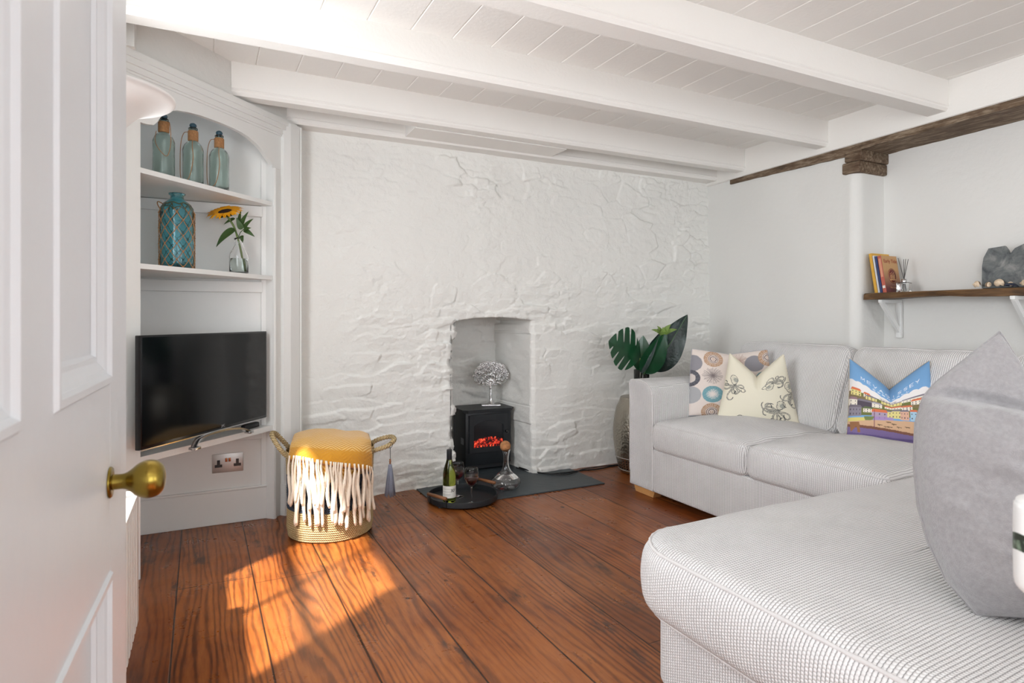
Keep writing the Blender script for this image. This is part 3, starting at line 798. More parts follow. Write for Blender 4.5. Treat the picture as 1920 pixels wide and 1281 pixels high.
# --- television
TD = Vector((.62, .785, 0)).normalized(); TN = Vector((-.785, .62, 0)).normalized()
TP = Vector((.042, 3.243, 0)); s0, s1 = -.468, .384; tz0, tz1 = .562, 1.030
tv = thing('television', 'black flat screen television on the lowest alcove shelf', 'television', (TP.x, TP.y, .5145), math.atan2(TD.y, TD.x))
m = MB(); m.box(s0, s1, 0, .028, tz0 - .5145, tz1 - .5145, .003); m.box(s0 + .2, s1 - .2, .028, .038, .09, .36, .006); m.build('casing', M['blackgloss'], tv, sharp=30)
m = MB(); m.box(s0 + .008, s1 - .008, -.0015, 0.0, tz0 + .016 - .5145, tz1 - .008 - .5145); m.build('screen', M['screen'], tv, smooth=False)
m = MB(); m.box(s0, s1, -.003, .004, tz0 - .5145 - .002, tz0 - .5145 + .003); m.build('bezel_strip', M['chrome'], tv, smooth=False)
m = MB()
ft = [(-.215, -.045, .004), (-.195, -.035, .016), (-.15, -.02, .034), (-.06, -.008, .042), (.04, -.006, .042), (.13, -.018, .032), (.175, -.030, .016), (.195, -.036, .004)]
ft = smoothp(ft, 4); vs = []
for (a, b, c) in ft: vs += [(a, b - .006, c - .003), (a, b - .006, c + .006), (a, b + .022, c + .006), (a, b + .022, c - .003)]
ff = []
for i in range(len(ft) - 1):
    for k in range(4): ff.append((i * 4 + k, i * 4 + (k + 1) % 4, (i + 1) * 4 + (k + 1) % 4, (i + 1) * 4 + k))
ff += [(0, 1, 2, 3), tuple((len(ft) - 1) * 4 + k for k in range(4))]
m.add(vs, ff); m.box(-.05, .04, -.004, .016, .036, .05); m.box(-.226, -.186, -.054, -.02, 0, .012, .002); m.box(.17, .205, -.048, -.016, 0, .010, .002)
m.build('stand', M['chrome'], tv, sharp=40)
textmesh('logo', 'JVC', .016, plain('logo_silver', S(150, 150, 152), .4), Matrix.Translation((.03, -.002, .060)) @ Matrix.Rotation(PI / 2, 4, 'X'), tv, .0003, world=False)
sb = thing('sound_bar', 'small black box lying on the shelf behind the right foot of the television', 'box', (.215, 3.515, .5145), .9)
m = MB(); m.box(-.07, .05, .0, .03, 0, .026, .006); m.build('box', M['black'], sb)

# --- double socket on the back board
sk = thing('wall_socket', 'brushed metal double wall socket with black inserts below the television shelf', 'socket', (.091, PX - .0005, .325))
W2, H2 = .076, .050
m = MB(); m.box(-W2, W2, -.006, 0, -H2, H2, .002); m.build('plate', M['brushed'], sk, sharp=30)
for cx in (-.046, .046):
    m = MB(); m.box(cx - .018, cx + .018, -.0075, -.006, -.021, -.006); m.box(cx - .007, cx + .007, -.0075, -.006, -.006, .018); m.build('insert', M['blackgloss'], sk, smooth=False)
for cx in (-.008, .008):
    m = MB(); m.box(cx - .006, cx + .006, -.009, -.006, .006, .026, .001); m.build('rocker_switch', M['copper'], sk)

# ================================================================== RADIATOR, LAMP, DOOR
rd = thing('radiator', 'white ribbed panel radiator under the window behind the open door', 'radiator', (-.30, 2.0, 0))
m = MB(); xf_ = -.205; pr = []
ya, yb = 1.76, 2.285; k = 0; yy = ya
while yy < yb:
    pr += [(xf_, yy), (xf_, yy + .030), (xf_ - .008, yy + .036), (xf_ - .008, yy + .044), (xf_, yy + .050)]; yy += .050
pr.append((xf_, yb)); pr += [(xf_ - .012, yb + .006), (-.355, yb + .006), (-.355, ya)]
m.prism(pr, .12, .53); m.build('panel', M['radiator'], rd, world=True, smooth=False)
m = MB(); m.box(-.36, xf_ + .004, ya, yb + .012, .53, .545, .003); m.build('top_grille', M['radiator'], rd, world=True)
for py_ in (2.25, 1.80): m = MB(); m.tube([(-.28, py_, .12), (-.28, py_, .0)], .009, 10); m.build('pipe', M['radiator'], rd, world=True)
for py_ in (1.86, 2.16): m = MB(); m.box(-.399, -.355, py_, py_ + .03, .2, .5); m.build('wall_bracket', M['radiator'], rd, world=True)
x, y = fpos(173, 1.32)
lm = thing('floor_lamp', 'white uplighter floor lamp with flared bowl shade behind the door', 'floor lamp', (x, y, 0))
zr = 1.590
out = [(.020, zr - .125), (.022, zr - .112), (.040, zr - .106), (.050, zr - .098), (.046, zr - .088), (.052, zr - .078), (.066, zr - .060), (.084, zr - .040), (.106, zr - .024), (.130, zr - .014), (.150, zr - .008), (.158, zr - .002), (.159, zr + .003)]
inn = [(.154, zr + .003), (.130, zr - .006), (.104, zr - .017), (.080, zr - .034), (.062, zr - .056), (.040, zr - .08), (.0001, zr - .088)]
m = MB(); m.lathe(smoothp(out, 4) + inn, 64); m.build('lamp_shade', M['shade'], lm)
m = MB(); m.lathe([(.0001, 0), (.125, 0), (.13, .008), (.125, .02), (.05, .028), (.016, .036), (.012, .06), (.012, zr - .13), (.024, zr - .122), (.0001, zr - .122)], 40); m.build('pole', M['white'], lm)

def build_door():
    kx = -.1424
    org = (kx + .031 * 1.06, 1.06, 0)
    d = bpy.data.objects.new('door_1', None); C.objects.link(d); struct(d); ang = math.atan2(.031, 1.0)
    d.location = (kx + .031 * .16, .16, 0.0); d.rotation_euler = (0, 0, -ang)
    # local: y along the leaf from hinge (0) to lock edge (.90), x=0 is the visible face, body at x<0
    L = .901; T = .042
    m = MB(); ys = [0, .125, .400, .496, .769, L]; zs = [.008, .22, .777, 1.016, 1.88, 2.0]
    m.box(-T, 0, ys[0], ys[1], .008, 2.0); m.box(-T, 0, ys[4], ys[5], .008, 2.0, .0025)
    m.box(-T, 0, ys[2], ys[3], zs[1], zs[2]); m.box(-T, 0, ys[2], ys[3], zs[3], zs[4])
    for a, b in ((zs[0], zs[1]), (zs[2], zs[3]), (zs[4], zs[5])): m.box(-T, 0, ys[1], ys[4], a, b)
    m.build('leaf_frame', M['door'], d, smooth=False)
    for y0, y1 in ((ys[1], ys[2]), (ys[3], ys[4])):
        for z0, z1 in ((zs[1], zs[2]), (zs[3], zs[4])):
            m = MB(); m.box(-.030, -.014, y0, y1, z0, z1)
            rings = [(0.0, -.0005), (.003, .004), (.010, .004), (.014, -.001), (.020, -.003), (.030, -.009), (.036, -.009), (.040, -.0138)]
            vs = []
            for ins, xx in rings:
                vs += [(xx, y0 + ins, z0 + ins), (xx, y1 - ins, z0 + ins), (xx, y1 - ins, z1 - ins), (xx, y0 + ins, z1 - ins)]
            ff = []
            for i in range(len(rings) - 1):
                for k in range(4): ff.append((i * 4 + k, i * 4 + (k + 1) % 4, (i + 1) * 4 + (k + 1) % 4, (i + 1) * 4 + k))
            m.add(vs, ff); m.build('panel', M['door'], d, smooth=False)
    return d
door = build_door()
# knob on the face (door local frame)
kf = .775; kp = at(205, 905, kf)
mi = (Matrix.Translation(door.location) @ door.rotation_euler.to_matrix().to_4x4()).inverted(); kl = mi @ kp
m = MB(); m.lathe([(.0001, 0), (.0195, 0), (.0200, .0015), (.0185, .0032), (.013, .004), (.0001, .004)], 36)
m.xf(Matrix.Translation((0, kl.y, kl.z)) @ Matrix.Rotation(PI / 2, 4, 'Y')); ro = m.build('knob_rose', M['brass'], door)
m = MB(); m.lathe(smoothp([(.0100, .003), (.0095, .012), (.0105, .018), (.0145, .024), (.0205, .031), (.0240, .039), (.0243, .047), (.0215, .055), (.0150, .0605), (.007, .0625), (.0001, .063)], 4), 40)
m.xf(Matrix.Translation((0, kl.y, kl.z)) @ Matrix.Rotation(PI / 2, 4, 'Y')); m.build('door_knob', M['brass'], door)

# ================================================================== HEARTH AND STOVE
hs = MB(); hs.box(1.19, 2.35, 3.335, YW + .02, 0.0, .008, .002); hs.box(1.46, 2.03, YW + .02, YW + .5, 0, .008)
tag(hs.build('hearth_slab', M['slate'], smooth=False), 'dark slate hearth slab set on the floorboards in front of the niche', 'hearth')
sx0, sx1, sy0, sy1 = 1.605, 1.985, 3.965, 4.22; zt = .452
stv = thing('electric_stove', 'black electric stove with arched glass door and glowing red embers in the niche', 'stove', ((sx0 + sx1) / 2, (sy0 + sy1) / 2, .008))
m = MB(); m.box(sx0 + .012, sx1 - .012, sy0 + .012, sy1, .055, zt - .016, .003)
for a in (sx0 + .02, sx1 - .05):
    for b in (sy0 + .02, sy1 - .05): m.box(a, a + .03, b, b + .03, .008, .06)
m.box(sx0 + .03, sx1 - .03, sy0 + .05, sy1 - .02, .02, .06)
m.build('body', M['black'], stv, world=True, sharp=30)
m = MB(); m.prism([(sx0 + .02, sy0 - .012), (sx1 - .02, sy0 - .012), (sx1 + .01, sy0 + .012), (sx1 + .01, sy1 + .005), (sx0 - .01, sy1 + .005), (sx0 - .01, sy0 + .012)], zt - .012, zt)
m.prism([(sx0 + .025, sy0 - .004), (sx1 - .025, sy0 - .004), (sx1 + .0, sy0 + .014), (sx1 + .0, sy1), (sx0, sy1), (sx0, sy0 + .014)], zt - .022, zt - .012)
m.build('top_plate', M['black'], stv, world=True, smooth=False)
# door with arched window
dx0, dx1, dz0, dz1 = sx0 + .035, sx1 - .045, .135, .415
wx0, wx1, wz0, wzs = dx0 + .035, dx1 - .035, .175, .335
def archpts(x0, x1, z0, zs_, rise, n=16):
    pts = [(x0, z0), (x1, z0), (x1, zs_)]
    for i in range(1, n): q = i / n; pts.append((x1 + (x0 - x1) * q, zs_ + rise * math.sin(PI * q) ** .75))
    return pts + [(x0, zs_)]
A = archpts(wx0, wx1, wz0, wzs, .038); n = len(A)
Ou = []
for (a, b) in A:
    cx, cz = (wx0 + wx1) / 2, (wz0 + wzs) / 2 + .02
    k = 9
    ddx = a - cx; ddz = b - cz
    k = min(((dx1 - dx0) / 2) / max(abs(ddx), 1e-4), (dz1 - cz if ddz > 0 else cz - dz0) / max(abs(ddz), 1e-4)); Ou.append((cx + ddx * k, cz + ddz * k))
yf = sy0 - .002; vs = [(a, yf, b) for a, b in Ou] + [(a, yf, b) for a, b in A] + [(a, yf + .02, b) for a, b in A] + [(a, yf + .016, b) for a, b in Ou]
ff = []
for i in range(n):
    j = (i + 1) % n; ff += [(i, j, n + j, n + i), (n + i, n + j, 2 * n + j, 2 * n + i), (i, j, 3 * n + j, 3 * n + i)]
m = MB(); m.add(vs, ff); dr = m.build('door', M['black'], stv, world=True, smooth=False)
m = MB(); m.add([(a, yf + .009, b) for a, b in A], [tuple(range(n))])
m.box(wx0 - .01, wx1 + .01, yf + .0165, yf + .019, wz0 - .01, wzs + .05)
m.build('window_pane', M['ovenglass'], dr, world=True, smooth=False)
m = MB(); m.lathe([(.0001, 0), (.006, 0), (.006, .014), (.010, .016), (.010, .024), (.0001, .026)], 14); m.xf(Matrix.Translation((dx1 - .014, yf, .285)) @ Matrix.Rotation(PI / 2, 4, 'X')); m.build('door_handle', M['blackgloss'], stv, world=True)
m = MB()   # ember bed and grate just in front of the pane
emv = []; NX = 40; NZ = 14
for i in range(NX):
    q = i / (NX - 1)
    for j in range(NZ):
        w_ = j / (NZ - 1); top_ = .050 + .022 * math.sin(q * PI) + .014 * mnoise.noise(Vector((q * 14, 3, 1)))
        emv.append((wx0 + .003 + (wx1 - wx0 - .006) * q, yf + .0078 - .003 * math.sin(PI * w_) * (1 + mnoise.noise(Vector((q * 18, w_ * 5, 4)))), wz0 + .004 + top_ * w_))
m.add(emv, gridfaces(NX, NZ)); m.build('ember_bed', M['embers'], stv, world=True)
m = MB()
for i in range(9):
    a = wx0 + .02 + (wx1 - wx0 - .04) * i / 8; m.box(a - .004, a + .004, yf + .001, yf + .003, wz0, wz0 + .022)
m.box(wx0, wx1, yf + .0005, yf + .003, wz0, wz0 + .008)
for i in range(26):
    a = random.uniform(wx0 + .01, wx1 - .02); b = wz0 + random.uniform(.035, .07); m.tube([(a, yf + .004, b), (a + random.uniform(-.02, .02), yf + .003, b + random.uniform(-.008, .014))], .0012, 5)
m.build('grate', M['black'], stv, world=True, smooth=False)
m = MB(); m.box(sx0 + .0105, sx0 + .012, sy0 + .05, sy0 + .10, .20, .245); m.build('rating_label', plain('label_grey', S(120, 124, 128), .5), stv, world=True, smooth=False)

# --- silver tree ornament
tb = Vector((1.862, 4.085, zt + .0005)); tr = thing('tree_ornament', 'silver cast metal tree ornament standing on the black stove', 'ornament', tuple(tb), -.35)
m = MB(); m.box(-.070, .070, -.032, .032, 0, .014, .003); m.build('base', M['silver'], tr)
m = MB(); m.tube(smoothp([(0, 0, .012), (.002, 0, .03), (-.002, 0, .07), (0, 0, .11), (-.002, 0, .15)], 4), [.034 - .022 * min(1, i / 6) if i < 7 else .012 - .0004 * (i - 7) for i in range(17)], 12)
m.tube(smoothp([(0, 0, .125), (-.006, 0, .15), (0, 0, .18)], 3), .010, 10); m.build('trunk', M['silver'], tr)
br = MB(); rng = random.Random(5)
def grow(p, a, L, r, d):
    e = (p[0] + math.cos(a) * L, p[1] + rng.uniform(-.003, .003), p[2] + math.sin(a) * L)
    cx_, cz_ = 0.0, .225
    if ((e[0] - cx_) / .122) ** 2 + ((e[2] - cz_) / .098) ** 2 > 1.08: return
    mid = ((p[0] + e[0]) / 2 + rng.uniform(-.004, .004), p[1], (p[2] + e[2]) / 2 + rng.uniform(-.004, .004))
    br.tube([p, mid, e], [r, r * .85, r * .7], 6)
    if d == 0 or L < .013:
        for k in range(2): br.ball((e[0] + rng.uniform(-.006, .006), e[1] + rng.uniform(-.002, .002), e[2] + rng.uniform(-.005, .008)), .0052, 4, (1, .6, 1.2))
        return
    for k in range(3 if rng.random() < .55 else 2):
        grow(e, a + rng.uniform(-.85, .85), L * rng.uniform(.68, .9), max(.0016, r * .68), d - 1)
for a0_ in (0.12, .45, .85, 1.2, 1.57, 1.95, 2.35, 2.75, 3.05): 
    grow((0, 0, .15 + .02 * math.sin(a0_)), a0_, .044, .0058, 5)
    grow((0, 0, .165), a0_ + .12, .052, .005, 5)
br.build('branches', M['silver'], tr)

# --- power cable along the wall
m = MB(); pts = [(2.01, 3.92, .020), (2.05, 3.80, .016), (2.12, 3.70, .013), (2.25, 3.665, .013), (2.40, 3.69, .006), (2.52, 3.67, .006), (2.70, 3.70, .006), (2.9, 3.69, .006)]
m.tube(smoothp(pts, 8), .0045, 8)
m.tube(smoothp([(1.99, 3.93, .016), (2.08, 3.74, .0155), (2.2, 3.62, .014), (2.31, 3.64, .013), (2.45, 3.72, .006), (2.75, 3.715, .006)], 8), .0035, 8)
tag(m.build('power_cable', M['cable']), 'black power cable trailing across the slate hearth and along the wall foot', 'cable')

# --- round tray with bottle and glasses
TC = Vector((1.375, 3.43, .0085)); R = .212
ty = thing('serving_tray', 'round black metal tray with two wooden handles on the hearth', 'tray', tuple(TC))
m = MB(); m.lathe([(.0001, 0), (R - .006, 0), (R, .004), (R, .030), (R - .001, .034), (R - .004, .034), (R - .005, .030), (R - .005, .006), (.0001, .006)], 72); m.build('tray_body', M['black'], ty, sharp=40)
hd = Vector((.38, -.92, 0)).normalized()
for sgn in (-1, 1):
    c = Vector((-.90, -.42, 0)).normalized() * (R + .004) * (1 if sgn < 0 else -1)
    m = MB(); m.tube([tuple(c - hd * .078 + Vector((0, 0, .062))), tuple(c + hd * .078 + Vector((0, 0, .062)))], .0095, 14)
    m.build('handle', M['wooddark'], ty)
    for e in (-.068, .068):
        m = MB(); p = c + hd * e; q = p * ((R - .001) / p.length) if p.length > 0 else p
        m.tube([tuple(Vector((p.x, p.y, .054))), tuple(Vector((q.x, q.y, .028))), tuple(Vector((q.x, q.y, .008)))], .0035, 6); m.build('handle_bracket', M['black'], ty)
zt_ = TC.z + .0065
x, y = fpos(842.5, 3.60)
wb = thing('wine_bottle', 'green glass wine bottle with black cap and white label on the tray', 'bottle', (x, y, zt_))
out = [(.0001, .004), (.020, .001), (.034, 0), (.0375, .004), (.0385, .012), (.0385, .150), (.0370, .175), (.0300, .205), (.0215, .232), (.0165, .250), (.0145, .262), (.0140, .300), (.0001, .300)]
m = MB(); m.lathe(smoothp(out[2:9], 4) and out, 48); m.build('glass_body', M['greenglass'], wb)
MB().lathe([(.0152, .248), (.0160, .250), (.0158, .304), (.0150, .308), (.0001, .308)], 30).build('cap', M['black'], wb)
m = MB(); vs = []; a0_ = math.atan2(-y, -x)
for i in range(31):
    a = a0_ - 1.35 + 2.7 * i / 30
    for z in (.030, .100): vs.append((.0391 * math.cos(a), .0391 * math.sin(a), z))
m.add(vs, gridfaces(31, 2)); lab = m.build('label', M['paper'], wb)
m = MB()
for zz_ in (.082, .066, .052, .046):
    vs = []
    for i in range(17):
        a = a0_ - 1.1 + 1.3 * i / 16
        for z in (zz_, zz_ + .0014): vs.append((.0394 * math.cos(a), .0394 * math.sin(a), z))
    m.add(vs, gridfaces(17, 2))
m.build('label_lines', plain('faint_print', S(150, 148, 140), .8), wb)
tdir = a0_ + .55; Xl = Vector((-math.sin(tdir), math.cos(tdir), 0)); 
textmesh('label_number', "30'", .026, M['ink'], frame(Vector((.0398 * math.cos(tdir), .0398 * math.sin(tdir), .066)), Xl, (0, 0, 1)), wb, .0002, world=False)
def wineglass(x, y, label, wine):
    g = thing('wine_glass', label, 'wine glass', (x, y, zt_), 0, 'wine glasses on the tray')
    o_ = [(.0001, .0), (.034, 0), (.0345, .0015), (.020, .004), (.006, .009), (.0042, .02), (.004, .09), (.007, .100), (.022, .112), (.036, .130), (.0415, .152), (.041, .175), (.0365, .208)]
    i_ = [(.0352, .208), (.0396, .175), (.0401, .152), (.0348, .132), (.021, .1145), (.006, .106), (.0001, .105)]
    MB().lathe(smoothp(o_, 3) + i_, 40).build('glass_body', M['glass'], g)
    if wine: MB().lathe([(.0001, .1055), (.006, .1065), (.0205, .115), (.0342, .1325), (.0392, .150), (.0001, .1505)], 36).build('wine', M['wine'], g)
    return g
x, y = fpos(884, 3.56); wineglass(x, y, 'stemmed glass of red wine at the front of the tray', True)
x, y = fpos(858, 3.70); wineglass(x, y, 'stemmed glass of red wine standing behind the wine bottle', True)
x, y = fpos(948.5, 3.90)
dc = thing('decanter', 'wide based clear glass decanter with cork ball stopper on the slate hearth', 'decanter', (x, y, .0085))
o_ = [(.0001, .004), (.050, .0), (.075, .006), (.092, .024), (.0955, .042), (.088, .062), (.068, .082), (.044, .102), (.027, .125), (.0195, .155), (.0175, .185), (.0195, .215), (.026, .240), (.033, .256)]
o2 = smoothp(o_, 4); i_ = [(max(.0001, r - .002), z + (.002 if z < .1 else 0)) for r, z in o2][::-1]
MB().lathe(o2 + i_, 56).build('glass_body', M['glass'], dc)
m = MB(); m.ball((-.004, 0, .272), .0345, 14); m.build('cork_ball', M['cork'], dc)

# ================================================================== BASKET
BC = Vector((.566, 3.250, 0)); BR = .212
E2 = Vector((-.171, -.985, 0)); E1 = Vector((.985, -.171, 0))
bk_ = thing('seagrass_basket', 'round woven seagrass basket with navy band and rope handles beside the alcove', 'basket', tuple(BC), math.atan2(E1.y, E1.x))
# local axes: x = E1, y = -E2 (away from camera)
def weave(z0, z1, coils, rfun):
    v = []; uv = []; na = 200; per = 8; rows_ = coils * per + 1
    for i in range(rows_):
        z = z0 + (z1 - z0) * i / (rows_ - 1); b = abs(math.sin(PI * i / per))
        for k in range(na + 1):
            a = 2 * PI * k / na; r = rfun(z, a) + .0048 * b ** .7 + .0015 * mnoise.noise(Vector((math.cos(a) * 6, math.sin(a) * 6, z * 30)))
            v.append((r * math.cos(a), r * math.sin(a), z + .002 * mnoise.noise(Vector((math.cos(a) * 2, math.sin(a) * 2, z * 4))))); uv.append((k / na * 1.33, z))
    return v, gridfaces(rows_, na + 1), uv
rf = lambda z, a: BR - .012 + .010 * min(1, z / .05) + .004 * math.sin(2 * a + 1) - .004 * math.sin(z * 9)
v, f, uv = weave(.004, .145, 13, rf); obj('lower_band', v, f, M['seagrass'], bk_, uv=uv)
v, f, uv = weave(.145, .315, 15, rf); obj('navy_band', v, f, M['navyweave'], bk_, uv=uv)
v, f, uv = weave(.315, .432, 10, rf); obj('upper_band', v, f, M['seagrass'], bk_, uv=uv)
m = MB(); m.lathe([(.0001, .004), (BR - .012, .004), (BR - .012, .006), (BR - .010, .42), (BR - .018, .42), (BR - .022, .012), (.0001, .012)], 60); m.build('lining', M['seagrass'], bk_)
def handle(sgn):
    if sgn < 0: q = [(-.195, -.055, .40), (-.225, -.060, .425), (-.262, -.045, .475), (-.285, .0, .512), (-.270, .045, .505), (-.230, .065, .455), (-.195, .06, .41)]
    else: q = [(.190, -.06, .40), (.225, -.065, .415), (.285, -.055, .430), (.325, -.01, .452), (.310, .05, .458), (.245, .075, .440), (.19, .07, .41)]
    pts = smoothp(q, 14); n = len(pts); mb = MB(); rr = [.0115 + .0022 * math.sin(i * 2.1) for i in range(n)]; mb.tube(pts, rr, 12)
    uv = []
    for i in range(n):
        for k in range(12): uv.append((i * .006 + k * .0016, k * .002))
    return obj('handle', mb.v, mb.f, M['handlerope'], bk_, uv=uv)
handle(-1); handle(1)
# --- throw
thr = thing('throw_blanket', 'mustard yellow herringbone wool throw with thick cream fringe stuffed in the basket', 'throw', tuple(BC + Vector((0, 0, .43))), math.atan2(E1.y, E1.x))
NW, NP = 60, 56; prof = smoothp([(.150, .38), (.135, .46), (.105, .505), (.04, .508), (-.03, .500), (-.10, .490), (-.165, .472), (-.205, .452), (-.226, .425), (-.233, .385), (-.236, .350)], 6)
pl = [0]
for a, b in zip(prof, prof[1:]): pl.append(pl[-1] + math.dist(a, b))
def psample(s):
    s = max(0, min(pl[-1], s))
    for i in range(len(pl) - 1):
        if pl[i + 1] >= s: q = (s - pl[i]) / max(1e-9, pl[i + 1] - pl[i]); return [prof[i][k] + (prof[i + 1][k] - prof[i][k]) * q for k in (0, 1)]
    return prof[-1]
def throw_pt(w, s, off=0.0):
    xx = -.200 + .405 * w
    tot = pl[-1] - .085 * (1 - w) ** .9; yy_, z_ = psample(s * tot)
    narrow = 1.0 - .13 * (1 - s) * (1 if w < .5 else .35)
    drop = 0.02 * (abs(2 * w - 1) ** 6)
    front = max(0.0, min(1, (-yy_ - .06) / .12))
    xl = xx * narrow
    curve = (1 - math.sqrt(max(.02, 1 - (xl / (BR + .03)) ** 2))) * .21 * front
    z_ = z_ - drop - .012 * w * (1 - s) + .006 * mnoise.noise(Vector((w * 5, s * 4, 2))) * (1 - front) + .012 * (1 - s) * math.sin(w * 5)
    return (xl + (.012 if s > .8 else 0) * 0, yy_ + curve + .004 * mnoise.noise(Vector((w * 7, s * 3, 9))) - off, z_ - .43)
v = []; uv = []
for i in range(NW):
    for j in range(NP):
        v.append(throw_pt(i / (NW - 1), j / (NP - 1))); uv.append((i / (NW - 1) * .40, j / (NP - 1) * (pl[-1])))
nb = len(v)
for i in range(NW):
    for j in range(NP):
        p = throw_pt(i / (NW - 1), j / (NP - 1)); v.append((p[0] * .97, p[1] * .955 + .004, p[2] - .020)); uv.append((i / (NW - 1) * .40, j / (NP - 1) * (pl[-1])))
f = gridfaces(NW, NP) + gridfaces(NW, NP, nb)
for i in range(NW - 1): f += [(i * NP, (i + 1) * NP, nb + (i + 1) * NP, nb + i * NP), (i * NP + NP - 1, (i + 1) * NP + NP - 1, nb + (i + 1) * NP + NP - 1, nb + i * NP + NP - 1)]
for j in range(NP - 1): f += [(j, j + 1, nb + j + 1, nb + j), ((NW - 1) * NP + j, (NW - 1) * NP + j + 1, nb + (NW - 1) * NP + j + 1, nb + (NW - 1) * NP + j)]
obj('blanket', v, f, M['throw'], thr, uv=uv)
m = MB(); vs = []   # under layer hanging below
for i in range(40):
    w_ = i / 39; xx = -.165 + .30 * w_
    for j in range(10):
        zz_ = .40 - (.07 + .05 * w_) * j / 9; yv = -math.sqrt(max(0, (BR + .006) ** 2 - xx * xx)); vs.append((xx, yv - .003, zz_ - .43))
m.add(vs, gridfaces(40, 10)); obj('under_layer', m.v, m.f, M['throw'], thr, uv=[(p[0], .4 + p[2]) for p in m.v])
rng = random.Random(3)
def strand(w, L, layer):
    p = Vector(throw_pt(w, 1.0)); x0 = p.x; pts = [tuple(p + Vector((0, -.002, .012)))]; ph = rng.uniform(0, 6); n = 12; sx = rng.uniform(-.018, .018)
    for i in range(1, n + 1):
        q = i / n; xx = x0 * (1 - .0 * q) + sx * q + .005 * math.sin(ph + q * 6)
        xc = max(-.200, min(.200, xx)); yv = -math.sqrt(max(.0, (BR + .014 + .009 * layer) ** 2 - xc * xc))
        yb_ = p.y + (yv - p.y) * min(1, q * 2.5)
        pts.append((xx, yb_ + .002 * math.sin(ph * 2 + q * 7), p.z - L * q))
    r = [(.0042 + .0042 * min(1, i / 5)) * (1 - .12 * math.sin(i * 1.3 + ph)) * (.72 if i == n else 1) for i in range(n + 1)]
    mb = MB(); mb.tube(smoothp(pts, 2), [r[min(len(r) - 1, i // 2)] for i in range(2 * n + 1)], 9)
    mb.ball(pts[-1], r[-1] * .98, 5)
    mb.build('fringe', M['yarn'], thr)
ns = 19
for i in range(ns): strand(.02 + .96 * i / (ns - 1), .215 + .04 * rng.random() - .035 * (i / ns), 1)
for i in range(20): strand(.06 + .90 * i / 19 + rng.uniform(-.01, .01), .285 + .05 * rng.random() - .03 * (i / 19), 0)
# tassel
tp = BC + E1 * .300 - E2 * (-.052) + Vector((0, 0, .43))
ts = thing('tassel', 'grey-blue yarn tassel with copper beads hanging from the right basket handle', 'tassel', tuple(tp))
m = MB(); m.tube([(0, 0, -.008), (.001, 0, -.07)], .0016, 6); m.tube([(.0115 * math.cos(a), .0, .0035 + .0155 * math.sin(a)) for a in np.linspace(0, 2 * PI, 16, endpoint=False)], .0014, 5, closed=True); m.build('cord', M['cable'], ts)
m = MB(); m.ball((0, 0, -.074), .005, 7); m.ball((0, 0, -.083), .006, 7); m.ball((0, 0, -.092), .0055, 7); m.build('beads', M['bead'], ts)
m = MB(); m.lathe([(.0001, -.095), (.007, -.097), (.010, -.105), (.011, -.125), (.014, -.16), (.017, -.20), (.018, -.235), (.0001, -.24)], 20)
for k in range(90):
    a = rng.uniform(0, 2 * PI); r1 = rng.uniform(.9, 1.12)
    m.tube([(.010 * math.cos(a), .010 * math.sin(a), -.115), (.017 * math.cos(a) * r1, .017 * math.sin(a) * r1, -.18), (.025 * r1 * math.cos(a + .15), .025 * r1 * math.sin(a + .15), -.25 - rng.uniform(0, .012))], .0013, 4)
for k in range(60):
    a = rng.uniform(0, 2 * PI); r1 = rng.uniform(.7, 1.0)
    m.tube([(.0095 * math.cos(a), .0095 * math.sin(a), -.12), (.018 * math.cos(a) * r1, .018 * math.sin(a) * r1, -.18), (.026 * r1 * math.cos(a + .1), .026 * r1 * math.sin(a + .1), -.225), (.030 * r1 * math.cos(a + .2), .030 * r1 * math.sin(a + .2), -.25 - rng.uniform(0, .018))], .0016, 4)
m.build('yarn_skirt', M['tassel'], ts)

